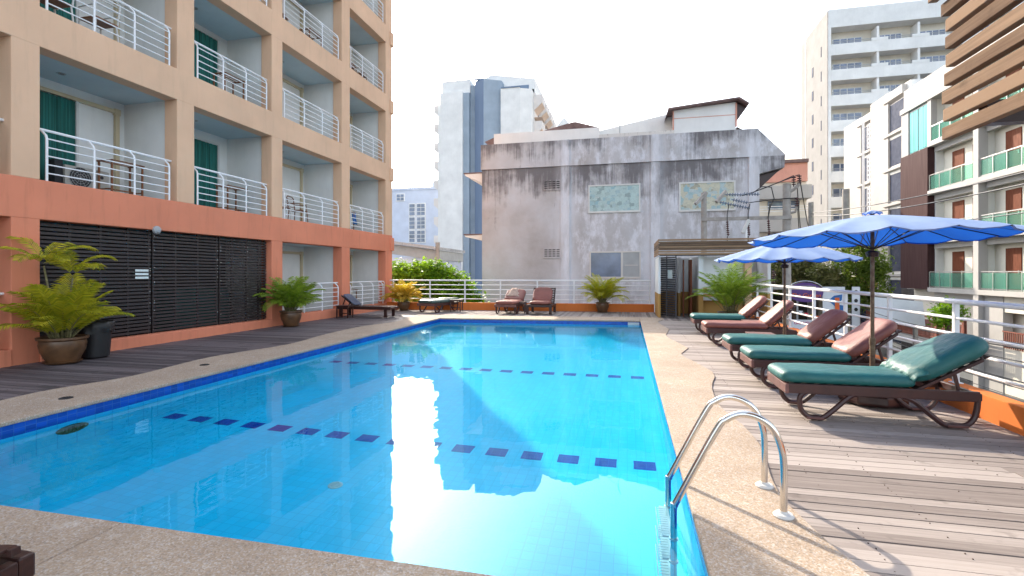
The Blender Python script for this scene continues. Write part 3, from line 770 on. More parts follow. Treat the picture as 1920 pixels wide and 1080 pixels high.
def lounger(loc, rz, label, seat, back, tilt, grp, seed=1, cover=False, lift=True, backraise=True):
    r = empty('sun_lounger', loc, label, 'sun lounger', grp, rz)
    def P(g, n, mm, parent=r, **k):
        o = g.build(n, mm, None, **k); o.parent = parent; return o
    ZF = .255
    for s in (-1, 1):
        g = MB(); g.box(.03, 1.71, s*.32-.02, s*.32+.02, ZF, ZF+.10); P(g, 'side_rail', M['resin'], bevel=.008)
    g = MB(); g.box(-.0, .035, -.345, .345, ZF-.005, ZF+.095); P(g, 'foot_board', M['resin_l'], bevel=.008)
    g = MB(); g.box(1.69, 1.73, -.33, .33, ZF+.01, ZF+.08); P(g, 'head_bar', M['resin'], bevel=.006)
    for xx in (.5, 1.15): g = MB(); g.box(xx, xx+.04, -.31, .31, ZF+.01, ZF+.06); P(g, 'cross_bar', M['resin'], bevel=.006)
    g = MB()
    for k in range(9): g.box(.10+k*.125, .19+k*.125, -.31, .31, ZF+.062, ZF+.082)
    P(g, 'bed_slats', M['resin'], bevel=.003)
    for s in (-1, 1):
        y = s*.315
        g = MB(); pts = [(.20, ZF+.02), (.155, ZF-.02), (.14, .17), (.16, .08), (.22, .022), (.30, .012), (.38, .03), (.60, .24), (.66, ZF+.01)]
        g.tube([(a, y, b) for a, b in smooth_line(pts, 5)], .026, 8); lg = P(g, 'leg', M['resin'], smooth='auto')
        g = MB(); g.box(.20, .36, y-.034, y+.034, 0.0, .022); P(g, 'foot', M['resin_l'], lg, bevel=.004)
        g = MB(); pts = [(1.08, ZF+.01), (1.18, .22), (1.40, .03), (1.50, .012), (1.60, .022), (1.66, .08), (1.69, .17), (1.70, ZF+.03)]
        g.tube([(a, y, b) for a, b in smooth_line(pts, 5)], .026, 8); lg = P(g, 'leg', M['resin'], smooth='auto')
        g = MB(); g.box(1.44, 1.61, y-.034, y+.034, 0.0, .022); P(g, 'foot', M['resin_l'], lg, bevel=.004)
    zb = ZF+.092
    P(cushion(-.03, 1.22, .66, zb, zb+.12, seed=seed), 'seat_cushion', seat, smooth=True)
    c, s_ = cos(tilt), sin(tilt); bx = 1.18
    g = MB(); Lb = .66
    def B(x, y, z): return (bx+x*c-z*s_, y, zb-.02+x*s_+z*c)
    for sy in (-1, 1): g.bar(B(0, sy*.29, 0), B(Lb, sy*.29, 0), .035, .03, up=(-s_, 0, c))
    for k in range(7): g.bar(B(.05+k*.11, -.29, 0), B(.05+k*.11, .29, 0), .05, .014, up=(-s_, 0, c))
    g.tube([B(Lb, -.29, 0), B(Lb+.05, -.2, 0), B(Lb+.06, 0, 0), B(Lb+.05, .2, 0), B(Lb, .29, 0)], .016, 7)
    P(g, 'back_frame', M['resin'], bevel=.004)
    if tilt > .1:
        for sy in (-1, 1):
            g = MB(); g.bar(B(.40, sy*.26, -.02), (1.58, sy*.26, ZF+.05), .028, .028); P(g, 'back_strut', M['resin'], bevel=.004)
    gb = cushion(bx+.015, bx+.015+(.80 if cover else .74), .66 if not cover else .72, zb+.012, zb+(.155 if not cover else .18), r=.10 if cover else .08, tilt=tilt, seed=seed+5, cr=.22 if cover else .17, slump=.02)
    P(gb, 'back_cushion', back, smooth=True)
    if cover:      # loose hem of the slip-on cover
        g = MB(); vs = []; n = 40
        for q in range(n+1):
            t = q/n; y = -.36+.72*t; wv = .012*sin(q*.8)+.005*sin(q*1.9)
            for a in range(4):
                xx = .02+a*.055; hh = .17+.008*sin(q*.9+a*1.7)+.005*cos(q*.5+a)
                vs.append(B(xx+wv*(1-a/3.0)*.6, y, hh-.05*(abs(2*t-1)**6)-.03*(a == 0)))
        g.add(vs, [(4*q+a, 4*q+4+a, 4*q+5+a, 4*q+1+a) for q in range(n) for a in range(3)])
        o = P(g, 'cover_hem', back, smooth=True); m_ = o.modifiers.new('s', 'SOLIDIFY'); m_.thickness = .006
    return r
GR = 'sun loungers in the row along the right railing'
lounger((1.60, 6.00, 0), 0, 'nearest lounger with teal seat pad and wrinkled teal slip cover on its back', M['teal'], M['teal'], R(30), GR, 3, cover=True)
lounger((1.60, 7.45, 0), 0, 'second nearest lounger, teal seat pad and shiny brown back pad beside the umbrella pole', M['teal'], M['brown'], R(38), GR, 4)
lounger((1.60, 8.85, 0), 0, 'third lounger from us, teal seat pad and half shaded brown back pad', M['teal'], M['brown'], R(40), GR, 6)
lounger((1.60, 11.3, 0), 0, 'lounger with both pads brown, in the row by the railing', M['brown'], M['brown'], R(43), GR, 8)
lounger((1.60, 13.3, 0), 0, 'farthest lounger of the railing row, teal seat and brown back in front of the palm', M['teal'], M['brown'], R(43), GR, 9)
GF = 'loungers standing at the far end of the pool'
lounger((-7.45, 17.55, 0), R(72), 'flat lounger with faded green pad beside the golden potted plant', M['olive'], M['olive'], 0.0, GF, 11).scale = (.9, 1.2, 1)
lounger((-4.35, 17.6, 0), R(88), 'brown padded lounger with a beige towel over its back', M['brown'], M['brown'], R(33), GF, 12).scale = (1, 1.2, 1)
# towel on it
g = MB(); vs = []
c, s_ = cos(R(33)), sin(R(33))
for q in range(15):
    for a in range(9):
        t = q/14; v_ = a/8; hgt_ = .17+.012*sin(q*1.1+a*1.9)-.05*(abs(2*t-1)**5); ln = .22+.54*v_+.02*sin(q*.9)
        wd_ = .62-.30*v_; x = -4.35-wd_/2+wd_*t+.015*sin(a*2.2)
        vs.append((x, 17.6+1.18+ln*c-hgt_*s_, .347+ln*s_+hgt_*c))
g.add(vs, [(9*q+a, 9*q+9+a, 9*q+10+a, 9*q+1+a) for q in range(14) for a in range(8)])
o = g.build('towel', M['towel'], smooth=True); m_ = o.modifiers.new('s', 'SOLIDIFY'); m_.thickness = .012
tag(o, 'beige towel spread over the back of a far brown lounger', 'towel')
# broad wooden easy chair, seat and back padded
r = empty('deck_chair', (-3.12, 17.75, 0), 'wide wooden deck chair with mauve brown pads at the far railing', 'deck chair'); chair_root = r
def P2(g, n, mm, parent, **k): return g.build(n, mm, parent, **k)
g = MB(); g.box(-3.52, -3.44, 17.75, 18.95, .26, .36); P2(g, 'side_rail', M['wood_dark'], r, bevel=.008)
g = MB(); g.box(-2.82, -2.74, 17.75, 18.95, .26, .36); P2(g, 'side_rail', M['wood_dark'], r, bevel=.008)
g = MB(); g.box(-3.44, -2.82, 17.75, 17.80, .27, .36); P2(g, 'front_rail', M['wood_dark'], r, bevel=.006)
for x in (-3.48, -2.78):
    for y in (17.80, 18.85):
        g = MB(); g.box(x-.04, x+.04, y-.04, y+.04, 0, .27); P2(g, 'leg', M['wood_dark'], r, bevel=.006)
g = MB()
for k in range(8): g.bar((-3.44, 17.9+k*.09, .35), (-2.82, 17.9+k*.09, .35), .06, .02)
P2(g, 'seat_slats', M['wood_dark'], r)
g = MB()
for x in (-3.42, -2.76): g.bar((x, 18.45, .34), (x, 18.85, .98), .04, .03)
for k in range(9): g.bar((-3.42, 18.48+k*.043, .40+k*.07), (-2.74, 18.48+k*.043, .40+k*.07), .02, .045)
P2(g, 'back_frame', M['wood_dark'], r)
gc = cushion(0, .78, .62, 0, .12, seed=21); gc.v = [(-3.13+v[1], 17.80+v[0], .365+v[2]) for v in gc.v]; gc.f = [f[::-1] for f in gc.f]; P2(gc, 'seat_cushion', M['brownm'] if 'brownm' in M else M['brown'], r, smooth=True)
gc = cushion(0, .72, .62, 0, .12, seed=22, cr=.2, tilt=R(50)); gc.v = [(-3.13+v[1], 18.47+v[0], .40+v[2]) for v in gc.v]; gc.f = [f[::-1] for f in gc.f]; P2(gc, 'back_cushion', M['brown'], r, smooth=True)
chair_root.scale = (1.22, 1, .95)
# wooden chaise at the hotel wall
def chaise(x, y, rz, label, tilt=R(38), pad=None, grp=None):
    r = empty('wooden_chaise', (x, y, 0), label, 'chaise longue', grp, rz)
    def P(g, n, mm, **k):
        o = g.build(n, mm, None, **k); o.parent = r; return o
    for s in (-1, 1):
        g = MB(); g.box(0, 1.98, s*.29-.03, s*.29+.03, .26, .36); P(g, 'side_rail', M['wood_dark'], bevel=.01)
        for xx in (.12, 1.80):
            g = MB(); g.box(xx-.05, xx+.05, s*.29-.03, s*.29+.03, 0, .27); P(g, 'leg', M['wood_dark'], bevel=.008)
    for xx in (0, 1.93): g = MB(); g.box(xx, xx+.05, -.26, .26, .27, .35); P(g, 'end_rail', M['wood_dark'], bevel=.006)
    g = MB()
    for k in range(13): g.box(.62+k*.1, .69+k*.1, -.27, .27, .345, .368)
    P(g, 'seat_slats', M['wood_dark'], bevel=.003)
    c, s_ = cos(tilt), sin(tilt); g = MB()
    for sy in (-1, 1): g.bar((.60, sy*.24, .35), (.60-.62*c, sy*.24, .35+.62*s_), .035, .03)
    for k in range(7): g.bar((.58-k*.09*c, -.26, .36+k*.09*s_), (.58-k*.09*c, .26, .36+k*.09*s_), .07, .015, up=(s_, 0, c))
    g.bar((.60-.45*c, -.2, .35+.45*s_), (.10, -.2, .28), .03, .03); g.bar((.60-.45*c, .2, .35+.45*s_), (.10, .2, .28), .03, .03)
    P(g, 'backrest', M['wood_dark'], bevel=.003)
    if pad:
        gc = cushion(0, .6, .52, 0, .03, r=.03, seed=5); gc.v = [(.62-v[0]*c+v[2]*s_, v[1], .385+v[0]*s_+v[2]*c) for v in gc.v]; gc.f = [f[::-1] for f in gc.f]
        P(gc, 'back_pad', pad, smooth=True)
    return r
chaise(-9.72, 15.58, 0, 'dark wooden chaise with navy pad on its raised back, beside the hotel wall', pad=M['darkpad'])
chaise(-2.36, 1.22, pi, 'dark wooden chaise whose corner shows in the lower left foreground', tilt=R(5))
# side tables
def side_table(x, y, rz, label, h=.40, w_=.45, m=None, m2=None):
    m = m or M['resin']
    r = empty('side_table', (x, y, 0), label, 'side table', 'small side tables between the loungers', rz)
    def P(g, n, mm, **k):
        o = g.build(n, mm, None, **k); o.parent = r; return o
    g = MB(); hw = w_/2
    for k in range(5): g.box(-hw+k*w_/5+.003, -hw+(k+1)*w_/5-.003, -hw, hw, h-.022, h)
    P(g, 'table_top', m2 or m, bevel=.003)
    g = MB()
    for s in (-1, 1): g.box(-hw+.02, hw-.02, s*(hw-.035)-.012, s*(hw-.035)+.012, h-.07, h-.022); g.box(s*(hw-.035)-.012, s*(hw-.035)+.012, -hw+.05, hw-.05, h-.068, h-.022)
    P(g, 'apron', m)
    for sx in (-1, 1):
        for sy in (-1, 1):
            g = MB(); g.box(sx*(hw-.035)-.018, sx*(hw-.035)+.018, sy*(hw-.035)-.018, sy*(hw-.035)+.018, 0, h-.069); P(g, 'leg', m, bevel=.003)
    g = MB(); g.box(-hw+.05, hw-.05, -.012, .012, .13, .155); P(g, 'stretcher', m)
side_table(2.38, 9.85, 0, 'faded brown side table at the foot of the second umbrella', m2=M['resin_l'])
side_table(2.85, 12.45, 0, 'brown side table between the two farthest loungers of the railing row', m2=M['resin_l'])
side_table(-6.55, 18.55, .1, 'brown side table right of the flat green lounger', h=.46)
side_table(-3.95, 18.35, .1, 'brown side table between the two brown padded seats', h=.42)
side_table(-9.25, 14.98, .1, 'dark wooden side table in front of the wooden chaise', h=.42, m=M['wood_dark'])
# ------------------------------------------------------------------ umbrellas
def umbrella(x, y, label, rad, zr, za, zb, base, rot=0, tiltx=0, tilty=0, seed=1):
    r = empty('parasol', (x, y, 0), label, 'umbrella', 'blue umbrellas over the loungers')
    rg = random.Random(seed); NR = 16; per = 6; rings = 12; vs = []; fs = []
    def zz(t): return za-.02 + (zr-za)*(t**1.25)
    n = NR*per
    for i in range(rings+1):
        t = .05+.95*i/rings
        for k in range(n):
            fr = (k % per)/per; a = 2*pi*k/n+rot; sc = sin(pi*fr)
            rr_ = rad*t*(1-.045*sc*t*t); z = zz(t) - .035*sc*t*t*1.0 + .006*rg.uniform(-1, 1)*t
            vs.append((x+rr_*cos(a), y+rr_*sin(a), z+tiltx*rr_*cos(a)+tilty*rr_*sin(a)))
    for i in range(rings):
        for k in range(n): fs.append((i*n+k, (i+1)*n+k, (i+1)*n+(k+1) % n, i*n+(k+1) % n))
    # short hanging hem
    b0 = rings*n; hb = len(vs)
    for k in range(n):
        fr = (k % per)/per; vx = vs[b0+k]; d_ = .012+.006*rg.uniform(-1, 1)
        vs.append((vx[0]-(vx[0]-x)*.015, vx[1]-(vx[1]-y)*.015, vx[2]-d_))
    for k in range(n): fs.append((b0+k, hb+k, hb+(k+1) % n, b0+(k+1) % n))
    g = MB(); g.add(vs, fs); o = g.build('canopy', M['umb'], r, smooth='auto')
    g = MB()
    for k in range(NR):
        a = 2*pi*k/NR+rot; pts = []
        for i in range(rings+1):
            t = .05+.95*i/rings; rr_ = rad*t
            pts.append((x+rr_*cos(a), y+rr_*sin(a), zz(t)-.012+tiltx*rr_*cos(a)+tilty*rr_*sin(a)))
        g = MB(); g.tube(pts, .006, 5)
        rr2 = rad*.5; g.tube([(x+.02*cos(a), y+.02*sin(a), za-.42), (x+rr2*cos(a), y+rr2*sin(a), zz(.5)-.02+tiltx*rr2*cos(a)+tilty*rr2*sin(a))], .005, 5)
        g.build('rib', M['wood_dark'], r)
    g = MB(); g.tube([(x, y, zb), (x, y, .72)], .028, 10); g.tube([(x, y, .70), (x, y, za)], .021, 10); g.tube([(x, y, .66), (x, y, .74)], .033, 10); g.build('pole', M['rust'], r, smooth='auto')
    g = MB(); g.lathe([(.06, -.05), (.07, 0), (.04, .02), (.001, .025)], (x, y, za-.46), 12); g.build('hub', M['wood_dark'], r)
    g = MB(); vs = []; n2 = 32
    for i in range(3):
        for k in range(n2):
            a = 2*pi*k/n2; rr_ = (.012, .06, .10)[i]; vs.append((x+rr_*cos(a), y+rr_*sin(a), za+(.035, .022, -.005)[i] + (.012*cos(k*pi/2) if i == 2 else 0)))
    g.add(vs, [(i*n2+k, (i+1)*n2+k, (i+1)*n2+(k+1) % n2, i*n2+(k+1) % n2) for i in range(2) for k in range(n2)]); g.build('cap', M['umb'], r)
    g = MB()
    if base == 'round': g.lathe([(.34, 0), (.36, .03), (.35, .11), (.30, .15), (.06, .16), (.045, .30), (.001, .30)], (x, y, 0), 8)
    else: g.box(x-.19, x+.19, y-.19, y+.19, 0, .30); g.box(x-.05, x+.05, y-.05, y+.05, .30, .34)
    g.build('base', M['resin'] if base == 'round' else M['resin_l'], r, bevel=.01)
umbrella(2.80, 6.62, 'large blue umbrella nearest us, pole between the two front loungers', 1.33, 1.94, 2.20, .1, 'round', rot=.10, tilty=-.018, tiltx=.012)
umbrella(2.80, 9.95, 'smaller looking blue umbrella behind the first one, on a square brown base', 1.20, 1.77, 2.10, .2, 'square', rot=.2, seed=4, tiltx=.0)
# ------------------------------------------------------------------ pool ladder
lad = empty('pool_ladder', (.7, 3.58, 0), 'stainless steel pool ladder with two bent handrails at the near pool edge', 'ladder')
for y in (3.36, 3.80):
    pts = [(.94, y, 0), (.94, y, .30), (.925, y, .42), (.88, y, .53), (.80, y, .595), (.70, y, .615), (.61, y, .575), (.55, y, .50), (.335, y, .075), (.30, y, .0), (.292, y, -.07), (.292, y, -.9)]
    sm = []
    for i in range(len(pts)-1):
        p0 = Vector(pts[max(i-1, 0)]); p1 = Vector(pts[i]); p2 = Vector(pts[i+1]); p3 = Vector(pts[min(i+2, len(pts)-1)])
        for k in range(10):
            t = k/10; sm.append(.5*((2*p1)+(-p0+p2)*t+(2*p0-5*p1+4*p2-p3)*t*t+(-p0+3*p1-3*p2+p3)*t**3))
    sm.append(Vector(pts[-1])); g = MB(); g.tube(sm, .0215, 16); h = g.build('handrail', M['steel'], lad, smooth='auto')
    g = MB(); g.lathe([(.058, 0), (.060, .006), (.050, .018), (.028, .022), (.0225, .034)], (.94, y, .0005), 24); g.build('flange', M['acwhite'], h, smooth='auto')
for k, z in enumerate((-.32, -.60, -.86)):
    g = MB(); g.box(.225, .29, 3.375, 3.785, z, z+.022); g.box(.20, .206, 3.375, 3.785, z-.03, z)
    for q in range(12): g.box(.212, .272, 3.40+q*.031, 3.412+q*.031, z+.022, z+.027)
    t_ = g.build('tread', M['acwhite'], lad, bevel=.002)
    for yy in (3.36, 3.80):
        g = MB(); g.lathe([(.03, 0), (.03, .02), (.001, .02)], (.292, yy, z), 12); g.build('tread_bolt', M['alu'], t_)
for o in lad.children_recursive:
    try: o.cycles.is_caustics_receiver = True
    except Exception: pass
#NEXT2
# ------------------------------------------------------------------ louvred timber shelter at the right
sh = empty('timber_shelter', (2.3, 2.0, 2.4), 'timber louvred shelter roof edge overhead at the upper right, close to us', 'shelter')
for k in range(13):
    z = 2.405+k*.1205; x0 = 2.09+rnd.uniform(-.004, .004); e = 3.95+rnd.uniform(-.03, .02)
    if k >= 8: e += .06; x0 -= .06
    g = MB(); g.shade = rnd.random(); g.box(x0, x0+.055, -1.5, e, z, z+.083); g.shade = .5; g.box(x0+.01, x0+.02, e-.02, e-.01, z+.03, z+.04)
    g.build('slat', M['timber'], sh, bevel=.004)
for y in (3.2, 1.6, 0.0):
    g = MB(); g.box(2.15, 2.21, y, y+.06, 2.41, 3.95); g.build('upright', M['wood_dark'], sh)
g = MB(); g.box(2.15, 4.4, 3.62, 3.70, 2.42, 2.56); g.build('cross_beam', M['wood_dark'], sh)
g = MB(); g.box(2.15, 4.4, -1.5, 3.6, 3.3, 3.36); g.build('roof_board', M['wood_dark'], sh)
g = MB(); g.box(4.25, 4.4, 3.5, 3.65, -.1, 3.3); g.build('post', M['wood_dark'], sh)
# ------------------------------------------------------------------ washroom hut at the far right corner
hut = empty('pool_hut', (2.6, 17.5, 0), 'small poolside hut with slatted fascia, slatted door and tan dado at the far corner', 'hut')
HY = 17.2
g = MB(); n = 7
for k in range(n):
    z = 2.09+k*.0765; g.shade = rnd.random()
    g.box(1.02, 4.75, 16.9, 16.93, z, z+.058); g.shade = rnd.random(); g.box(.99, 1.02, 16.9, 19.6, z, z+.058)
g.build('fascia_slats', M['fascia'], hut, bevel=.003)
g = MB()
for k in range(12): g.box(1.06, 4.7, 17.1+k*.21, 17.16+k*.21, 2.40, 2.50)
g.build('roof_battens', M['fascia'], hut)
g = MB(); g.box(1.03, 4.74, 16.95, 16.99, 2.06, 2.10); g.build('soffit', M['black'], hut)
for nm, z0, z1, m in (('lower_wall', -.02, .80, M['tan']), ('upper_wall', .80, 2.05, M['hutwhite'])):
    g = MB(); g.box(1.03, 1.10, 17.45, 19.7, z0, z1); g.box(1.03, 4.7, 19.62, 19.7, z0, z1); g.box(2.28, 2.42, HY, 19.6, z0, z1)
    g.box(4.6, 4.7, 18.2, 19.6, z0, z1); g.box(2.42, 3.75, 17.75, 17.83, z0, z1); g.box(1.75, 1.82, 18.3, 19.6, z0, z1)
    g.build(nm, m, hut)
g = MB(); g.box(3.75, 3.95, 17.5, 18.1, -.02, 2.10); g.build('peach_pier', M['peach'], hut)
g = MB(); g.box(2.42, 3.7, 17.35, 17.76, .60, .70); g.build('counter', M['counter'], hut, bevel=.008)
g = MB(); g.box(2.42, 3.7, 17.62, 17.75, -.02, .60); g.build('counter_base', M['tan'], hut)
g = MB(); g.box(2.06, 2.12, HY+.35, HY+.9, .02, 1.95); g.build('inner_door', M['door'], hut)
g = MB(); g.box(1.84, 1.88, HY+.5, HY+.6, .02, 1.95); g.build('door_frame', M['door'], hut)
dr = MB(); A = Vector((1.06, 18.2, 0)); B = Vector((1.58, 17.30, 0)); dv = B-A
for k in range(27):
    z = .04+k*.0755; a = A.copy(); b = B.copy(); a.z = b.z = z+.024; dr.bar(a, b, .02, .046)
for t in (0, .5, 1): p = A+dv*t; dr.bar((p.x, p.y, .02), (p.x, p.y, 2.08), .035, .035)
ds = dr.build('slatted_door', M['hutscreen'], hut)
p = A+dv*.72; nrm = Vector((dv.y, -dv.x, 0)).normalized()
if nrm.y > 0: nrm = -nrm
g = MB(); q = p+nrm*.03; u_ = dv.normalized()*.13
g.add([(q-u_)+Vector((0, 0, 1.32)), (q+u_)+Vector((0, 0, 1.32)), (q+u_)+Vector((0, 0, 1.60)), (q-u_)+Vector((0, 0, 1.60))], [(0, 1, 2, 3)])
o = g.build('notice', M['paper']); m_ = o.modifiers.new('s', 'SOLIDIFY'); m_.thickness = .004; tag(o, 'pale square notice fixed on the slatted door of the pool hut', 'notice')
g = MB(); g.box(2.46, 2.62, HY-.01+.5, HY+.53, .86, 1.0); o = g.build('wall_box', M['red']); tag(o, 'small red box on the pale wall of the pool hut above the counter', 'box')
# floodlight pole in front of the hut roof
lp = empty('lamp_post', (4.51, 20.9, -5), 'thin white street lamp post rising behind the hut roof', 'lamp post')
g = MB(); g.tube([(4.51, 20.9, -5), (4.51, 20.9, 3.2)], .045, 8); g.build('pole', M['white_paint'], lp)
g = MB(); g.bar((4.38, 20.9, 3.05), (4.62, 20.9, 3.58), .16, .12); g.build('lamp_head', M['acwhite'], lp, bevel=.03)
# ------------------------------------------------------------------ plants
def frond(g, base, az, elev, length, droop, leaf, n=26, width=.0165, rg=rnd, fold=.5):
    d0 = Vector((cos(az), sin(az), 0)); p = Vector(base); st = length/n; side = Vector((-sin(az), cos(az), 0))
    pts = [p.copy()]; tw = rg.uniform(-.25, .25)
    for i in range(n):
        t = i/n; e = elev - droop*t**1.5
        d = d0*cos(e)+Vector((0, 0, 1))*sin(e)+side*tw*t*.4; p = p+d*st; pts.append(p.copy())
    for i in range(int(n*.22), n):
        t = i/n; a = pts[i]; d = (pts[i+1]-pts[i]).normalized(); s_ = d.cross(Vector((0, 0, 1)))
        if s_.length < .05: s_ = side.copy()
        s_.normalize(); up = s_.cross(d).normalized()
        ll = leaf*(sin(pi*min(1, (t-.1)/.9*.93+.04))**.6)*rg.uniform(.85, 1.1)
        for sd in (-1, 1):
            g.shade = rg.random()
            o1 = (d*.75+s_*sd*.8+up*fold*.6).normalized(); o2 = (d*.7+s_*sd*.75-up*.15+Vector((0, 0, -.45))).normalized()
            q0 = a; q1 = a+o1*ll*.5; q2 = q1+o2*ll*.5; wv = d*width
            g.add([q0-wv*.4, q0+wv*.4, q1+wv*.75, q1-wv*.75, q2], [(0, 1, 2, 3), (3, 2, 4)])
    return pts
def potted_palm(x, y, label, cat, pr, ph, hgt, spread, nf, m, seed, tall=None, leaf=.3, lowdroop=1.9, prof=None, open_=50):
    rg = random.Random(seed); r = empty('potted_plant', (x, y, 0), label, cat, 'potted plants around the pool')
    g = MB(); g.lathe(prof or [(pr*.62, 0), (pr*.66, .02), (pr*.90, ph*.45), (pr*.96, ph*.72), (pr*.93, ph*.86), (pr*1.04, ph*.92), (pr*1.04, ph), (pr*.92, ph), (pr*.90, ph*.86), (.001, ph*.85)], (x, y, .012), 32)
    pt = g.build('pot', M['pot'], r, smooth='auto')
    g = MB(); g.lathe([(pr*.72, 0), (pr*.80, .025), (pr*.76, .026), (pr*.3, .012)], (x, y, 0), 24); g.build('saucer', M['pot'], pt)
    g = MB(); g.lathe([(pr*.89, 0), (pr*.5, .02), (.001, .025)], (x, y, ph*.87), 20); g.build('soil', M['soil'], pt)
    gl = MB(); gs = MB(); zt = ph*.9
    for i in range(nf):
        az = 2.4*i+rg.uniform(-.4, .4); t = i/nf
        el = R(88)-R(open_)*t*rg.uniform(.7, 1.15); L_ = hgt*rg.uniform(.72, 1.02)*(1-.25*t)
        rr_ = pr*.45*rg.random(); b = (x+rr_*cos(az), y+rr_*sin(az), zt)
        ln = L_*(.9+spread*.35*t)
        pts = frond(gl, b, az, el, ln, lowdroop*rg.uniform(.6, 1.1)*(.55+.6*t), leaf*rg.uniform(.8, 1.15), 36, rg=rg, fold=rg.uniform(.2, .6))
        gs.tube(pts[:26:3], [.011-.0010*k for k in range(len(pts[:26:3]))], 5)
    for i in range(9):
        az = rg.uniform(0, 6.3); rr_ = pr*.5*rg.random(); bx, by = x+rr_*cos(az), y+rr_*sin(az)
        gs.tube([(bx, by, zt), (bx+.05*cos(az), by+.05*sin(az), zt+hgt*.22), (bx+.12*cos(az), by+.12*sin(az), zt+hgt*.42)], [.016, .013, .008], 6)
    if tall:
        for (dx, dy, hh, nn) in tall:
            top = (x+dx, y+dy, hh); gs.tube([(x+dx*.3, y+dy*.3, zt), (x+dx*.7, y+dy*.7, zt+(hh-zt)*.6), top], [.022, .018, .012], 7)
            for i in range(nn):
                az = 2*pi*i/nn+rg.uniform(-.3, .3); frond(gl, top, az, R(rg.uniform(35, 70)), .78*rg.uniform(.8, 1.1), rg.uniform(1.3, 1.8), leaf*.8, 26, rg=rg)
    gl.build('foliage', m, r); gs.build('stems', M['stem'], r, smooth=True)
    return r
potted_palm(-9.25, 6.42, 'large yellowing palm in a wide glazed clay pot beside the black bin', 'plant', .33, .42, 1.25, .45, 40, M['palm_y'], 5, tall=[(-.12, -.2, 1.62, 6), (.0, .15, 1.42, 6)], leaf=.32, lowdroop=1.35, open_=44)
potted_palm(-9.3, 12.3, 'green palm in a brown clay pot against the coral column, right of the slatted screen', 'plant', .29, .42, 1.35, .4, 46, M['palm_g'], 6, leaf=.36, lowdroop=1.7, open_=42)
potted_palm(-8.85, 18.65, 'golden yellow leafed plant in a pot at the far left corner of the railing', 'plant', .26, .32, 1.15, .75, 44, M['croton'], 7, leaf=.32)
potted_palm(-.93, 19.45, 'bushy palm in a dark pot on the far deck in front of the weathered building', 'plant', .26, .36, 1.5, .4, 44, M['palm_y'], 8, leaf=.30, lowdroop=1.7, open_=42)
potted_palm(2.98, 15.75, 'bright green palm behind the farthest lounger of the row, before the pool hut', 'plant', .36, .34, 1.95, .3, 44, M['palm_g'], 9, leaf=.36, lowdroop=1.5, open_=36)
# black bin with liner
r = empty('waste_bin', (-9.32, 7.0, 0), 'black plastic waste bin with a bag liner beside the large clay pot', 'bin')
g = MB(); g.lathe([(.19, 0), (.20, .01), (.245, .56), (.255, .57), (.255, .60), (.235, .60), (.19, .05), (.001, .04)], (-9.32, 7.0, 0), 28); g.build('bin_body', M['black'], r, smooth='auto')
g = MB(); vs = []; n = 64
for i, (rr_, z) in enumerate(((.262, .44), (.268, .52), (.272, .61), (.25, .635), (.235, .58), (.22, .40))):
    for k in range(n): q = .008*sin(k*2*pi/n*9+i)+.006*sin(k*2*pi/n*5+i*2); vs.append((-9.32+(rr_+q)*cos(2*pi*k/n), 7.0+(rr_+q)*sin(2*pi*k/n), z+(.025*sin(k*.55) if i == 0 else .006*sin(k*1.1))))
g.add(vs, [(i*n+k, i*n+(k+1) % n, (i+1)*n+(k+1) % n, (i+1)*n+k) for i in range(5) for k in range(n)]); g.build('bag_liner', M['black'], r, smooth=True)
def leafcloud(g, blobs, n, size, rg):
    tot = sum(b[3]*b[4]*b[5] for b in blobs)
    for (cx, cy, cz, rx, ry, rz_) in blobs:
        nn = int(n*rx*ry*rz_/tot); ncl = max(4, nn//26)
        for _ in range(ncl):
            while True:
                a, b, c = rg.uniform(-1, 1), rg.uniform(-1, 1), rg.uniform(-1, 1); q = a*a+b*b+c*c
                if .25 < q < 1: break
            px, py, pz = cx+a*rx, cy+b*ry, cz+c*rz_; sh0 = rg.random()
            for _ in range(26):
                g.shade = min(1, max(0, sh0+rg.uniform(-.25, .25)))
                s_ = size*rg.uniform(.6, 1.3); o = Vector((px+rg.gauss(0, size*1.5), py+rg.gauss(0, size*1.5), pz+rg.gauss(0, size*1.2)))
                u = Vector((rg.gauss(0, 1), rg.gauss(0, 1), rg.gauss(0, .6))).normalized(); v = u.cross(Vector((rg.gauss(0, .5), rg.gauss(0, .5), 1))).normalized()
                g.add([o-u*s_, o+v*s_*.42, o+u*s_, o-v*s_*.42], [(0, 1, 2, 3)])
def tree(name, x, y, z0, blobs, n, size, m, label, cat, seed, grp=None, tr=.12):
    rg = random.Random(seed); r = empty(name, (x, y, z0), label, cat, grp)
    g = MB(); leafcloud(g, blobs, n, size, rg); g.build('crown', m, r)
    g = MB(); bz = min(b[2] for b in blobs)
    g.tube([(x, y, z0), (x+.1, y, z0+(bz-z0)*.5), (x, y+.05, bz)], [tr*1.3, tr, tr*.8], 8)
    for b in blobs: g.tube([(x, y, z0+(bz-z0)*.75), ((x+b[0])/2, (y+b[1])/2, (b[2]+bz)/2-.1), (b[0], b[1], b[2]+.1)], [tr*.7, tr*.5, tr*.2], 6)
    g.build('trunk', M['bark'], r, smooth=True); return r
tree('shrub', -9.3, 22.6, GZ, [(-10.6, 22.6, .8, 1.2, 1.0, 1.3), (-9.4, 22.4, .9, 1.3, 1.1, 1.25), (-8.3, 22.6, .55, 1.2, 1.0, 1.15), (-7.4, 22.4, -.2, .8, .8, .9), (-9.3, 22.6, -1.2, 2.3, 1.2, 1.4)], 34000, .12, M['bush'], 'big bright green shrub outside the far railing beside the hotel', 'shrub', 3)
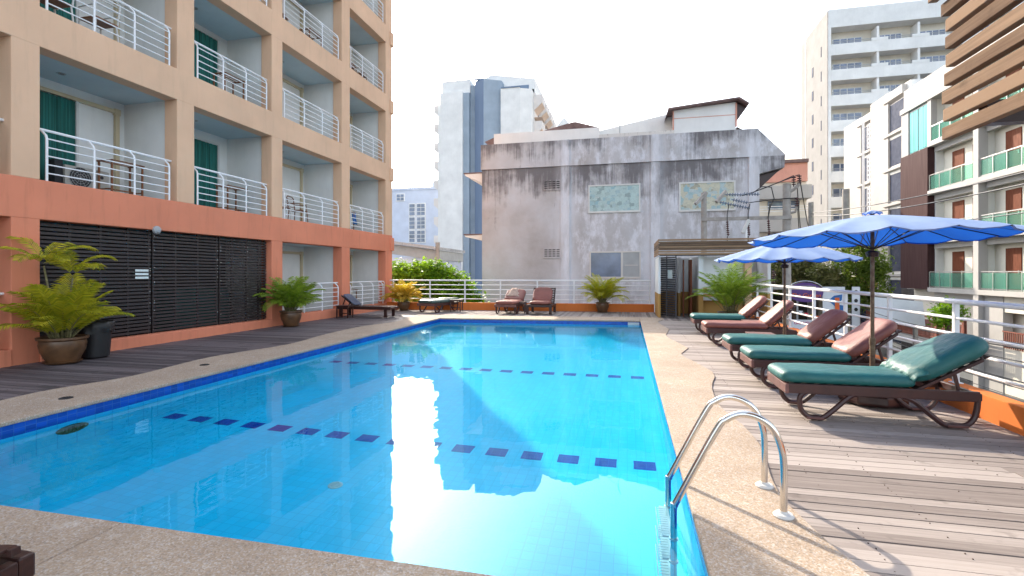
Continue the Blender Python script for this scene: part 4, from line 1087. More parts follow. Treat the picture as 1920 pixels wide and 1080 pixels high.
tree('street_tree', 12.2, 30.5, GZ, [(11.9, 30, 2.0, 1.0, 1, 1.3), (12.7, 30.4, 1.0, 1.0, 1, 1.4), (11.8, 30.2, .2, .7, .8, 1.0), (13.0, 30.6, 2.0, .7, .8, .9)], 7000, .12, M['tree'], 'leafy tree between the grey pole and the white stepped building', 'tree', 4)
tree('street_tree', 9.3, 31.5, GZ, [(8.9, 31.5, 1.9, .9, .9, .8), (9.9, 31.7, 1.9, .8, .8, .8), (9.0, 31.5, 1.0, .7, .7, .8), (9.9, 31.5, .7, .5, .6, .6)], 6000, .11, M['drytree'], 'creeper covered tree with hanging olive growth behind the first utility pole', 'tree', 5)
tree('street_tree', 10.6, 30.2, GZ, [(10.4, 30.2, 1.35, .75, .7, .6), (10.9, 30.2, 1.0, .5, .6, .6)], 3500, .10, M['drytree'], 'round topped dry bush behind the middle of the loungers railing', 'bush', 6)
tree('street_tree', 8.0, 33.0, GZ, [(8.1, 33, 1.5, .55, .6, .75), (7.8, 33, .9, .4, .5, .5)], 2500, .09, M['tree'], 'small dark tree at the street corner left of the second umbrella pole', 'tree', 7)
tree('street_tree', 13.7, 25.5, GZ, [(13.6, 25.4, -.35, .55, .5, .5), (13.9, 25.7, -.1, .4, .4, .4)], 1500, .10, M['bush'], 'low yellow green tree in front of the balcony building ground floor', 'tree', 8)
tree('street_tree', 9.0, 12.2, GZ, [(8.8, 12.0, -2.4, .9, .9, .8), (9.6, 12.8, -2.7, .9, .9, .7)], 3000, .09, M['bush'], 'green shrub below the deck beyond the lounger row', 'shrub', 9)
# ------------------------------------------------------------------ weathered building
WY = 25.0
wb = empty('weathered_building', (-1, WY, GZ), 'stained grey plaster building with rain streaks behind the far railing', 'building')
g = MB(); g.box(-7.42, 5.91, WY, WY+9, GZ, 6.9); g.build('wall', M['weath'], wb)
g = MB(); g.box(-7.47, 5.93, WY-.07, WY+9, 6.9, 8.2); g.build('parapet', M['weath'], wb)
for x in (-3.05, 1.33): g = MB(); g.box(x-.22, x+.22, WY-.075, WY, GZ, 6.9); g.box(x-.22, x+.22, WY-.12, WY-.07, 6.9, 8.2); g.build('pilaster', M['weath'], wb)
g = MB(); g.box(5.5, 5.95, WY-.10, WY, GZ, 6.9); g.build('pilaster', M['weath'], wb)
g = MB(); g.prism([(5.93, 8.15), (7.05, 6.95), (7.02, 6.35), (5.93, 6.1)], WY-.05, WY+8.5, 'y'); g.build('eave', M['weath'], wb)
g = MB(); g.prism([(5.93, 6.06), (6.9, 6.30), (5.93, 5.35)], WY+.3, WY+8.5, 'y'); g.build('eave_soffit', M['wood_dark'], wb)
for z in (6.78, 3.52):
    g = MB(); g.prism([(-7.42, z), (-8.45, z-.02), (-8.40, z-.10), (-7.42, z-.55 if z > 5 else z-.3)], WY+.2, WY+7, 'y'); g.build('eave', M['tower_wall2'], wb)
    g = MB(); g.box(-8.50, -7.40, WY+.18, WY+7.1, z+.002, z+.06); g.build('eave_edge', M['rooftile'], wb)
def wwin(x0, x1, z0, z1, kind):
    t = .07; g = MB()
    g.box(x0-t, x1+t, WY-.04, WY+.04, z1, z1+t); g.box(x0-t, x1+t, WY-.07, WY+.04, z0-t-.02, z0); g.box(x0-t, x0, WY-.04, WY+.04, z0, z1); g.box(x1, x1+t, WY-.04, WY+.04, z0, z1)
    if kind == 'pair': xm = x0+(x1-x0)*.645; g.box(xm-.05, xm+.05, WY-.035, WY+.04, z0, z1); g.box(xm+.12, x1-.08, WY-.03, WY, z0+.55, z0+.585)
    f = g.build('window', M['acwhite'], wb)
    if kind == 'pair':
        g = MB(); g.box(x0, xm-.05, WY-.012, WY-.002, z0, z1); g.build('pane', M['glass_blue'], f)
        g = MB(); g.box(xm+.05, x1, WY-.014, WY-.002, z0, z1); g.build('insect_screen', M['grey'], f)
    else: g = MB(); g.box(x0, x1, WY-.012, WY-.002, z0, z1); g.build('pane', M[kind], f)
wwin(-1.82, .56, 4.57, 5.81, 'news1'); wwin(2.49, 4.87, 4.52, 5.77, 'news2'); wwin(-1.76, .58, 1.32, 2.51, 'pair')
for z0 in (5.78, 2.33):
    g = MB(); g.box(-4.17, -3.26, WY-.05, WY+.02, z0-.08, z0+.46)
    v_ = g.build('vent_block', M['weath'], wb); g = MB()
    for i in range(4):
        for j in range(4): g.box(-4.10+i*.205, -4.10+i*.205+.16, WY-.056, WY-.045, z0+.01+j*.105, z0+.01+j*.105+.045)
    g.build('vent_slots', M['dark'], v_)
# roof structures
g = MB(); g.box(-7.32, -1.45, WY+2, WY+2.2, 8.1, 9.33); g.build('roof_wall', M['weathw'] if 'weathw' in M else M['white_wall'], wb)
def stained(name, c, z0, L_):
    m, nt, p = newmat(name); tc = nd(nt, 'ShaderNodeTexCoord'); sp = nd(nt, 'ShaderNodeSeparateXYZ'); nt.links.new(tc.outputs['Object'], sp.inputs[0])
    f = noise(nt, coords(nt, (5, 5, .6)), 2, 8, .75); a = math_(nt, 'DIVIDE', math_(nt, 'SUBTRACT', sp.outputs[2], z0-L_), L_, True)
    k = math_(nt, 'MULTIPLY', math_(nt, 'SUBTRACT', math_(nt, 'ADD', math_(nt, 'MULTIPLY', f, 1.2), math_(nt, 'MULTIPLY', a, .45)), .84), 4, True)
    nt.links.new(mix(nt, k, c, (.14, .10, .09)), p.inputs['Base Color']); p.inputs['Roughness'].default_value = .9; return m
M['roofwall'] = stained('streaked_roof_wall', (.60, .57, .53), 9.2-GZ, .7)
wb.children[-1].data.materials[0] = M['roofwall']
g = MB(); g.prism([(-4.9, 9.34), (-2.9, 9.80), (-2.75, 9.80), (-1.55, 9.43), (-1.6, 9.34)], WY+2.3, WY+7, 'y'); g.build('brown_roof', M['rooftile'], wb); g = MB(); g.prism([(-7.9, 8.95), (-7.3, 9.18), (-7.3, 8.6)], WY+2.1, WY+6, 'y'); g.build('roof_eave', M['rooftile'], wb)
g = MB(); g.prism([(-1.9, 8.1), (2.4, 8.1), (2.4, 10.15), (-1.9, 9.35)], WY+3, WY+3.2, 'y'); g.build('sloped_wall', M['tower_wall'], wb)
g = MB(); g.box(-1.45, 2.35, WY+1.7, WY+1.85, 8.1, 8.85); g.build('roof_wall', M['roofwall'], wb)
g = MB(); g.prism([(2.35, 8.1), (5.35, 8.1), (5.35, 10.15), (2.35, 9.95)], WY+2, WY+6, 'y'); g.build('roof_room', M['low_white2'] if 'low_white2' in M else M['tower_wall'], wb)
g = MB(); g.prism([(1.95, 9.62), (2.05, 9.98), (5.45, 10.28), (5.9, 9.95), (5.88, 9.88), (5.42, 10.20), (2.1, 9.90)], WY+1.6, WY+6.4, 'y'); g.build('roof_sheet', M['rooftile'], wb)
g = MB(); g.box(2.30, 2.36, WY+1.95, WY+2.02, 8.7, 9.9); g.box(5.33, 5.40, WY+1.95, WY+2.02, 8.9, 10.1); g.box(2.36, 5.33, WY+1.985, WY+2.0, 9.50, 9.53); g.build('red_trim', M['terra'], wb)
g = MB(); g.prism([(5.35, 10.1), (5.9, 9.9), (5.4, 9.2)], WY+2, WY+6, 'y'); g.prism([(5.4, 8.9), (5.75, 8.7), (5.4, 8.55)], WY+2, WY+6, 'y'); g.build('gable_end', M['wood_dark'], wb)
g = MB(); g.box(-3.8, -3.1, WY+1.96, WY+1.99, 8.5, 8.58); g.build('yellow_strip', M['yellow'], wb)
g = MB(); g.tube([(-.4, WY+3, 9.2), (-.4, WY+3, 10.4)], .02, 5); g.tube([(-.9, WY+3, 9.6), (-.4, WY+3, 10.1)], .012, 4); g.build('aerial', M['grey'], wb)
# ------------------------------------------------------------------ central tower
tb = empty('blue_striped_tower', (-17, 62, GZ), 'tall pale tower with blue vertical bands behind the weathered building', 'tower')
def B(nm, m, *bs, par=None, bev=0):
    g = MB()
    for b in bs: g.box(*b)
    return g.build(nm, m, par, bevel=bev)
B('white_block', M['tower_wall'], (-23.4, -20.4, 60, 74, GZ, 24.6), (-23.4, -19.6, 60.6, 74, 24.6, 26.3), par=tb)
B('left_block', M['tower_wall'], (-24.1, -23.4, 61, 74, GZ, 23.5), par=tb)
B('blue_band', M['blue1'], (-20.4, -19.6, 60.3, 74, GZ, 24.5), (-19.6, -18.9, 60.9, 74, GZ, 25.6), par=tb)
g = MB(); g.prism([(-18.9, 60.5), (-17.5, 59.6), (-17.5, 62), (-18.9, 62)], GZ, 25.9); g.build('deep_blue_rib', M['blue3'], tb)
g = MB(); g.prism([(-17.5, 59.6), (-15.44, 60.7), (-15.44, 64), (-17.5, 64)], GZ, 25.8); g.build('pale_blue_rib', M['blue1'], tb)
B('white_block', M['tower_wall'], (-15.44, -13.0, 60.2, 74, GZ, 24.6), par=tb)
g = MB(); g.prism([(-13.0, 60.2), (-11.6, 60.9), (-11.6, 74), (-13.0, 74)], GZ, 24.5); g.build('white_block', M['tower_wall'], tb)
g = MB(); g.prism([(-20.3, 25.5), (-17.2, 27.2), (-11.4, 26.2), (-11.4, 24.4), (-20.3, 24.4)], 62, 80, 'y'); g.build('attic', M['tower_wall'], tb)
B('attic_window', M['blue2'], (-14.6, -12.2, 61.9, 62.0, 24.75, 25.45), par=tb)
B('roof_edge', M['blue2'], (-15.4, -12.9, 60.1, 60.3, 24.6, 24.75), (-18.8, -17.5, 60, 60.2, 25.9, 26.05), par=tb)
B('side_wing', M['tower_wall2'], (-13.5, -11.5, 62, 84, GZ, 24.9), par=tb)
for k in range(8):
    z = 22.2-k*3.3
    for j in range(6):
        y = 62+j*3.6
        g = MB(); g.prism([(-11.5, z), (-10.5, z+.9), (-10.5, z+1.9), (-11.5, z+1.9)], y, y+2.4, 'y'); g.build('balcony', M['tower_wall2'], tb)
        if k < 4:
            g = MB(); g.box(-11.5, -10.5, y, y+2.4, z-.95, z-.9); g.prism([(-11.5, z-.02), (-10.5, z+.88), (-10.52, z+.86), (-11.5, z-.06)], y+.02, y+2.38, 'y'); g.build('balcony_soffit', M['peach_soffit'], tb)
            B('window', M['glass_dark'], (-11.5, -11.47, y+2.6, y+3.2, z-.6, z+.6), par=tb)
for k in range(9):
    z = 22.6-k*2.45
    g = MB(); g.prism([(-24.1, z-.6), (-24.9, z+.1), (-24.9, z+1.0), (-24.1, z+1.0)], 61.5, 64, 'y'); g.build('balcony', M['tower_wall2'], tb)
B('low_window', M['blue2'], (-16.0, -14.5, 59.9, 60.0, 2.3, 3.4), par=tb)
g = MB(); g.prism([(-11.6, 24.2), (-9.9, 26.4), (-9.6, 26.2), (-7.4, 23), (-11.6, 23)], 79, 92, 'y'); g.build('stair_tower', M['tower_wall'], tb)
o = B('distant_block', M['tower_wall'], (-11, -5.2, 86, 96, GZ, 24.8), (-10.6, -5.4, 85.9, 86, 25.6, 26.0), (-11, -5.2, 85.8, 96, 24.8, 26.2)); tag(o, 'flat white distant block with a blue band beyond the weathered roof', 'building')
B('blue_band', M['blue2'], (-10.4, -5.6, 85.9, 86, 23.3, 24.9), par=o)
g = MB(); g.lathe([(1.0, 0), (.95, .4), (.6, .85), (.001, 1.1)], (-10.0, 88, 26.2), 14); g.build('roof_tank', M['blue1'], o)
# ------------------------------------------------------------------ low white building, shed roof
lw = empty('white_apartment_block', (-33, 76, GZ), 'plain pale bluish block with small windows between hotel and striped tower', 'building')
KS = 75/45
B('wall', M['low_white'], (-50, -26, 75, 88, GZ, 15.2), par=lw); B('roof_edge', M['low_white'], (-50.1, -25.9, 74.85, 75, 15.0, 15.4), par=lw)
for (x0, x1, z0, z1, nx, nz) in ((-22.1, -21.3, 8.6, 9.25, 2, 2), (-20.75, -20.15, 7.1, 8.25, 1, 3), (-19.95, -19.1, 7.1, 8.25, 2, 3), (-20.75, -20.15, 5.8, 6.95, 1, 3), (-19.95, -19.1, 5.8, 6.95, 2, 3), (-20.75, -20.15, 4.5, 5.65, 1, 3), (-19.95, -19.1, 4.5, 5.65, 2, 3)):
    x0 *= KS; x1 *= KS; z0 = 1.5+(z0-1.5)*KS; z1 = 1.5+(z1-1.5)*KS
    f = B('window', M['white_paint'], (x0-.1, x1+.1, 74.9, 75.0, z0-.1, z1+.1), par=lw)
    g = MB(); dx = (x1-x0)/nx; dz = (z1-z0)/nz
    for i in range(nx):
        for j in range(nz): g.box(x0+i*dx+.05, x0+(i+1)*dx-.05, 74.85, 74.89, z0+j*dz+.05, z0+(j+1)*dz-.05)
    g.build('pane', M['glass_blue'], f)
B('roof_parapet', M['low_white'], (-31.5, -27, 77, 82, 15.2, 16.6), par=lw)
for x in (-37.2, -35.0, -31.2):
    g = MB(); g.tube([(x, 76, 15.2), (x, 76, 17.0)], .05, 5); g.tube([(x-.9, 76, 16.5), (x, 76, 17.1), (x+.9, 76, 16.8)], .05, 5); g.build('aerial', M['grey'], lw)
rs = empty('metal_roof_shed', (-14.5, 33, GZ), 'grey metal roofed shed above the bright green shrub', 'shed')
g = MB(); g.prism([(-17.5, 3.95), (-12.7, 3.3), (-12.7, 3.1), (-17.5, 3.75)], 31.6, 38, 'y'); g.build('roof', M['roofwhite'], rs)
g = MB(); g.prism([(-17.4, 3.7), (-12.8, 3.08), (-12.8, 2.4), (-17.4, 3.0)], 32, 37.8, 'y'); g.build('louvre_band', M['grey'], rs)
B('wall', M['low_white'], (-17.3, -12.9, 32.2, 37.6, GZ, 2.6), par=rs)
B('post', M['conc'], (-12.75, -12.5, 31.8, 32.0, GZ, 3.6), par=rs)
# ------------------------------------------------------------------ terracotta topped block
tr_ = empty('terracotta_topped_block', (12, 52, GZ), 'cream block with a terracotta top storey behind the utility poles', 'building')
B('wall', M['cream_wall'], (9, 16.2, 51.0, 62, GZ, 10.2), par=tr_); B('top_storey', M['terra'], (9, 16.2, 50.7, 62, 10.0, 11.7), par=tr_); B('roof', M['rooftile'], (8.8, 16.2, 50.4, 62, 11.7, 12.0), par=tr_)
for k in range(5):
    z = 7.4-k*3.0
    B('slab', M['bright_wall'], (11.3, 16.2, 49.6, 51.0, z+.9, z+2.1), par=tr_)
    B('window', M['glass_blue'], (12.9, 15.6, 50.96, 51.0, z-.1+.15, z+.85), par=tr_)
    g = MB()
    for q in range(3): g.bar((11.4, 49.65, z-.25+q*.22), (16.1, 49.65, z-.25+q*.22), .05, .05)
    g.build('balcony_railing', M['white_paint'], tr_)
    B('stair_panel', M['peach_soffit'], (9.3, 11.2, 50.9, 51.0, z-.2, z+1.6), par=tr_)
# ------------------------------------------------------------------ high rise with balconies
hr = empty('balcony_high_rise', (40, 66, GZ), 'tall white high rise with rows of recessed balconies at the upper right', 'tower')
B('core', M['cream_wall'], (23.4, 70, 67.2, 90, GZ, 32.3), par=hr)
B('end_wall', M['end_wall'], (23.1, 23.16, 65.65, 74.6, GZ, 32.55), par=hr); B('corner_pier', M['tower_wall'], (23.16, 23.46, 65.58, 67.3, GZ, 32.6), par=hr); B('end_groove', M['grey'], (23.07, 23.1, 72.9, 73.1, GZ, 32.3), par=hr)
B('parapet_band', M['tower_wall'], (23.44, 70, 65.6, 67.3, 30.5, 32.6), par=hr)
XD = [23.45, 28.36, 32.46, 36.9, 41.3]
for k in range(12):
    zt = 30.5-3.0*k; zf = zt-3.0
    B('balcony_parapet', M['tower_wall'], (23.44, 46, 65.62, 65.8, zf-.28, zf+1.0), par=hr)
    B('floor_slab', M['white_wall'], (23.44, 46, 65.8, 67.3, zf-.27, zf), par=hr)
    for i in range(4):
        x0, x1 = XD[i], XD[i+1]
        B('divider', M['tower_wall'], (x1-.12, x1+.12, 65.7, 67.2, zf, zt-.28), par=hr)
        B('parapet_step', M['tower_wall'], (x1-.7, x1+1.0, 65.60, 65.81, zf+1.0, zf+1.35), par=hr)
        a = x0+.75; b = x1-1.1
        f = B('window', M['white_paint'], (a-.06, b+.06, 67.12, 67.2, zf+.3, zf+2.2), par=hr)
        g = MB(); w4 = (b-a)/4
        for q in range(4): g.box(a+q*w4+.05, a+(q+1)*w4-.05, 67.09, 67.115, zf+.35, zf+2.14)
        g.build('pane', M['glass_blue'], f)
    g = MB()
    for q in (1.15, 1.32): g.bar((23.6, 65.7, zf+q), (41.2, 65.7, zf+q), .05, .05)
    g.build('handrail', M['grey'], hr)
    if k < 9:
        B('end_window', M['matt_glass'], (23.07, 23.1, 70.2, 70.7, zt-4.0, zt-2.8), par=hr); B('end_window', M['matt_glass'], (23.07, 23.1, 67.5, 67.7, zt-2.6, zt-1.4), par=hr)
# ------------------------------------------------------------------ stepped white building
sw = empty('stepped_white_building', (23, 52, GZ), 'white building with stepped roofline and square dark windows left of the maroon cladding', 'building')
def step(x, y0, y1, wy0, wy1, ztop, drop, n):
    B('wall', M['bright_wall'], (x, x+6, wy1, y1, GZ, ztop), par=sw)
    B('recess_wall', M['tower_wall'], (x+.25, x+6, y0, wy1, GZ, ztop), par=sw)
    for k in range(n):
        z = ztop-1.15-k*3.0
        B('spandrel', M['tower_wall'], (x+.12, x+.27, y0+.3, wy1, z-3.0+.0, z-2.45), par=sw)
        g = MB(); g.prism([(x-.12, z+.30), (x+.27, z+.12), (x+.27, z+1.0 if k == 0 else z+.5), (x-.12, z+1.0 if k == 0 else z+.5)], wy0+.2, wy1+.6, 'y'); g.build('window_hood', M['bright_wall'], sw)
        f = B('window', M['tower_wall2'], (x+.16, x+.25, wy0, wy1-.05, z-2.4, z+.05), par=sw)
        B('pane', M['matt_glass'], (x+.13, x+.155, wy0+.06, wy1-.1, z-2.3, z-.03), par=f)
step(22.0, 46.2, 52.4, 46.5, 49.2, 17.1, 0, 7)
step(22.5, 52.4, 59.5, 52.6, 55.6, 16.9, 0, 7)
for k in range(5):
    g = MB(); z = 13.3-k*3.0
    for q in range(6): g.box(22.2, 22.24, 52.65, 53.5, z+q*.42, z+q*.42+.09)
    for y in (52.65, 53.05, 53.45): g.box(22.19, 22.25, y, y+.09, z, z+2.3)
    g.build('white_lattice', M['white_paint'], sw)
g = MB(); g.tube([(22.0, 53.7, GZ), (22.0, 53.7, 16)], .06, 6); g.tube([(22.0, 54.0, GZ), (22.0, 54.0, 16)], .05, 6); g.build('downpipe', M['white_paint'], sw)
g = MB(); g.box(22.6, 22.8, 42, 46.4, GZ, 16.5); g.build('link_wall', M['tower_wall'], sw)
# ------------------------------------------------------------------ building with glass balconies
GX = 19.5
gb = empty('glass_balcony_building', (GX, 34, GZ), 'cream building with green glass balconies, wooden doors and a maroon clad corner at the right', 'building')
LV = [.55, 3.72, 6.92, 10.1]
B('back_wall', M['cream_wall'], (GX+.75, GX+9, 18, 41.6, GZ, 13.2), par=gb)
for z in LV: B('floor_slab', M['bright_wall'], (GX-.15, GX+2.3, 18, 38.2, z-.28, z), (GX+.25, GX+.5, 18, 38.2, z-.62, z-.27), par=gb)
B('roof_slab', M['bright_wall'], (GX-.15, GX+2.3, 18, 41.6, 12.95, 13.3), par=gb)
B('parapet', M['bright_wall'], (GX+.1, GX+9, 18, 41.6, 13.3, 14.7), par=gb)
g = MB(); g.prism([(GX+.6, 14.7), (GX+3.5, 16.4), (GX+9, 16.4), (GX+9, 14.7)], 18, 40, 'y'); g.build('sloped_roof', M['clad'], gb)
YC = [38.2, 33.58, 29.0, 24.4, 19.8]
for y in YC[1:]: B('column', M['bright_wall'], (GX-.12, GX+.35, y-.22, y+.22, GZ, 12.95), par=gb)
for y in YC: B('party_wall', M['white_wall'], (GX+.3, GX+.78, y-.08, y+.08, LV[0], 12.95), par=gb)
B('maroon_cladding', M['clad'], (GX-.12, GX+2.2, 38.25, 41.57, .42, 9.85), par=gb)
B('corner_pier', M['bright_wall'], (GX-.05, GX+.3, 40.7, 41.6, 9.85, 12.95), par=gb); B('corner_pier', M['bright_wall'], (GX-.05, GX+.3, 38.0, 38.4, 9.85, 12.95), par=gb)
f = B('teal_window', M['white_paint'], (GX+.05, GX+.12, 38.4, 40.7, 9.9, 12.9), par=gb)
B('pane', M['tealglass'], (GX+.02, GX+.045, 38.5, 39.5, 9.95, 12.8), par=f); B('pane', M['tealglass'], (GX+.02, GX+.045, 39.6, 40.62, 9.95, 12.8), par=f)
for z in LV:
    for a, b in zip(YC[1:], YC[:-1]):
        b2 = b-.25 if b < 38 else b-.05; a2 = a+.25; n = 4
        g = MB(); g.box(GX-.02, GX, a2+.05, b2-.05, z+.10, z+.95); gg = g.build('glass_balustrade', M['greenglass'], gb)
        g = MB(); g.bar((GX-.02, a2, z+1.03), (GX-.02, b2, z+1.03), .05, .05); g.bar((GX-.02, a2, z+.06), (GX-.02, b2, z+.06), .03, .03)
        for q in range(n+1): y = a2+(b2-a2)*q/n; g.bar((GX-.05, y, z), (GX-.05, y, z+1.03), .035, .035)
        g.build('handrail', M['alu'], gg)
        for (da, db) in ((1.2, 1.7), (2.5, 3.6)):
            d = B('door', M['door'], (GX+.70, GX+.75, a+da, a+db, z, z+2.3), par=gb); B('door_handle', M['alu'], (GX+.66, GX+.70, a+da+.12, a+da+.16, z+.95, z+1.1), par=d)
B('kerb_wall', M['bright_wall'], (GX-1.0, GX-.8, 33.2, 46, -3.2, -2.6), par=gb)
B('header', M['cream_wall'], (GX+.2, GX+.6, 18, 31.9, -.6, .27), par=gb); B('sill_wall', M['cream_wall'], (GX+.2, GX+.6, 18, 31.9, -3.1, -2.5), par=gb)
B('pillar_wall', M['bright_wall'], (GX+.15, GX+.6, 31.9, 33.4, GZ, .27), par=gb)
B('dim_interior', M['darkroom'], (GX+1.6, GX+1.8, 18, 33.3, GZ, .27), (GX+2.0, GX+2.2, 33.5, 46, GZ, .27), par=gb)
B('lower_wall', M['cream_wall'], (GX+.2, GX+.6, 18, 25.5, GZ, -3.1), par=gb); B('lower_wall', M['cream_wall'], (GX+.2, GX+.6, 30.4, 31.9, GZ, -3.1), par=gb)
B('dark_opening', M['curtain'], (GX+.5, GX+.6, 25.5, 30.4, GZ, -3.1), par=gb)
# terrace balustrade in red brown wood
fb = empty('terrace_fence', (18.4, 38, -2.6), 'red brown wooden balustrade along the terrace of the balcony building', 'fence')
g = MB()
for k in range(90): y = 32.8+k*.14; g.box(18.42, 18.46, y, y+.05, -2.6, -1.45)
for z in (-2.5, -1.5, -1.3): g.box(18.40, 18.48, 32.8, 45.4, z, z+.07)
g.build('balusters', M['fencered'], fb)
for k in range(6): B('post', M['fencered'], (18.36, 18.52, 32.8+k*2.5, 32.96+k*2.5, -2.6, -1.15), par=fb)
fb = empty('terrace_fence', (19.6, 28, -2.5), 'brown wooden balustrade between the pillars under the lowest glass balcony', 'fence')
g = MB()
for k in range(48): y = 24.7+k*.15; g.box(19.64, 19.68, y, y+.05, -2.5, -1.6)
for z in (-2.4, -1.65): g.box(19.61, 19.635, 24.7, 31.9, z, z+.07)
g.build('balusters', M['fencered'], fb)
# ------------------------------------------------------------------ utility poles, insulators, wires
def pole(x, y, top, r_, label):
    o = MB(); o.tube([(x, y, GZ), (x, y, top)], [r_*1.25, r_], 10); e = o.build('utility_pole', M['conc'], smooth='auto'); return tag(e, label, 'utility pole', 'concrete utility poles')
def ins(g, p, d, n, r_=.07, pitch=.09):
    p = Vector(p); d = Vector(d).normalized()
    g.tube([p-d*.05, p+d*(n*pitch+.02)], .02, 6)
    for k in range(n):
        c = p+d*(k+.5)*pitch; g.tube([c-d*.028, c-d*.012, c+d*.012, c+d*.02], [.03, r_, r_*.9, .03], 9)
pA = pole(6.27, 22, 5.1, .15, 'tallest grey utility pole with the curved bracket, just left of the high rise')
pB = pole(3.12, 22, 4.85, .11, 'slim utility pole rising behind the hut roof before the newspaper covered window')
pole(10.38, 32, 5.6, .16, 'round topped grey pole behind the large umbrella, nearer the terracotta block')
pole(12.2, 32, 6.3, .19, 'tallest round topped grey pole beside the leafy street tree')
B('cross_beam', M['conc'], (3.0, 6.4, 21.80, 21.88, 3.66, 3.80), par=pB)
g = MB(); g.bar((2.75, 21.7, 4.35), (3.2, 21.95, 4.85), .12, .12); g.bar((3.55, 21.6, 4.40), (3.95, 21.9, 4.88), .12, .12); g.build('bracket', M['conc'], pB)
g = MB()
for k, (z, x) in enumerate(((4.72, 3.95), (4.72, 4.6), (4.42, 3.7), (4.28, 4.25), (4.50, 4.2))): ins(g, (x, 21.8, z), (1, 0, -.05 if k < 2 else -.25), 6, .075, .10)
g.build('insulator', M['porcelain_g'], pB)
for x in (3.98, 4.77, 5.52):
    g = MB(); ins(g, (x, 21.72, 3.62), (0.06, 0, -1), 7, .06, .085); g.build('cutout_fuse', M['porcelain'], pB)
    g = MB(); g.tube([(x, 21.7, 3.0), (x-.02, 21.65, 2.7), (x-.15, 21.6, 2.35), (x-.25, 21.6, 2.6)], .02, 5); g.build('jumper_wire', M['black'], pB)
    g = MB(); g.tube([(x, 21.72, 3.62), (x, 21.72, 3.9), (x+.06, 21.7, 4.3)], .018, 5); g.build('jumper_wire', M['black'], pB)
g = MB(); g.tube([(6.27, 22, 4.7), (6.5, 21.9, 4.85), (6.65, 21.85, 5.0), (6.65, 21.85, 5.1)], .06, 8); g.tube([(6.3, 22, 3.9), (6.55, 21.9, 3.95), (6.6, 21.85, 4.15)], .05, 8); g.build('bracket', M['conc'], pA)
g = MB(); ins(g, (6.68, 21.85, 5.05), (0, 0, 1), 4, .09, .09); ins(g, (6.48, 21.85, 5.0), (0, 0, 1), 4, .09, .09); ins(g, (6.6, 21.85, 4.15), (0, 0, 1), 4, .09, .09); g.build('insulator', M['porcelain'], pA)
# transformer fittings
tf = empty('switchgear', (5.1, 22, 1.2), 'black switch head with ribbed bushings behind the bright green palm', 'switchgear')
g = MB(); g.bar((4.75, 21.8, 1.95), (5.2, 21.8, 1.75), .28, .26); g.bar((4.6, 21.8, 2.0), (4.85, 21.8, 2.0), .2, .3); g.box(5.0, 5.22, 21.7, 21.9, 1.0, 1.75); g.build('switch_body', M['black'], tf, bevel=.02)
g = MB(); ins(g, (5.72, 21.8, 1.0), (0, 0, 1), 7, .11, .085); g.build('bushing', M['porcelain'], tf)
B('platform', M['conc'], (4.2, 7.2, 21.6, 22.3, .85, .98), par=tf)
g = MB(); g.tube([(4.8, 21.8, 2.1), (4.7, 21.8, 2.4), (4.6, 21.8, 2.6)], .025, 5); g.tube([(5.15, 21.8, 1.85), (5.5, 21.8, 2.1), (5.75, 21.8, 2.6)], .025, 5); g.tube([(5.2, 21.8, 1.75), (5.5, 21.8, 1.66), (5.75, 21.8, 1.62)], .02, 5); g.build('cable', M['black'], tf)
# wires
def wire(a, b, sag, r_, label, n=20):
    a = Vector(a); b = Vector(b); pts = []
    for i in range(n+1): t = i/n; p = a.lerp(b, t); p.z -= sag*4*t*(1-t); pts.append(p)
    g = MB(); g.tube(pts, r_, 5); return tag(g.build('cable', M['black']), label, 'cable', None)
wire((4.55, 21.8, 4.65), (6.48, 21.85, 5.4), .05, .018, 'black cable from the grey insulators up to the tall pole, lower of the pair')
wire((4.9, 21.8, 4.75), (6.66, 21.85, 5.42), .0, .018, 'black cable from the grey insulators up to the tall pole, upper of the pair')
wire((4.8, 21.8, 4.35), (6.6, 21.85, 4.50), -.03, .018, 'black cable running level to the middle bracket of the tall pole')
wire((6.68, 21.85, 5.42), (10.38, 32, 3.6), .15, .022, 'black cable falling from the tall pole top to the pole behind the umbrella')
wire((6.6, 21.85, 5.0), (9.3, 30, 3.2), .15, .02, 'second black cable falling steeply from the tall pole bracket')
wire((6.6, 21.85, 4.52), (8.9, 29, 3.1), .1, .02, 'third black cable falling from the lower bracket of the tall pole')
wire((10.4, 32, 5.0), (9.5, 6, 4.1), .4, .020, 'uppermost black cable crossing the maroon cladding at the right')
wire((10.4, 32, 4.8), (9.3, 6, 3.85), .5, .020, 'black cable just under the uppermost one, crossing the maroon cladding')
wire((10.4, 32, 4.0), (9.0, 6, 3.0), .4, .016, 'black cable crossing the middle glass balconies above the large umbrella')
g = MB(); g.tube([(4.9, 21.8, 4.7), (5.3, 21.8, 5.0), (5.65, 21.8, 4.95), (5.75, 21.8, 4.5), (5.6, 21.8, 4.15), (5.52, 21.75, 3.7)], .02, 6)
tag(g.build('cable', M['black']), 'looping black cable dropping to the right hand fuse of the cross beam', 'cable')
rw = random.Random(11)
words = ['highest', 'second', 'third', 'fourth', 'fifth', 'sixth', 'seventh', 'lowest']
for k in range(8):
    wire((12.1, 31.5, -.1-.32*k+rw.uniform(-.06, .06)), (7.6, 4.0, .75-.30*k+rw.uniform(-.05, .05)), .55+rw.uniform(-.1, .15), rw.choice((.010, .014, .02)), words[k]+' black cable of the bundle seen through the railing behind the loungers', 30)
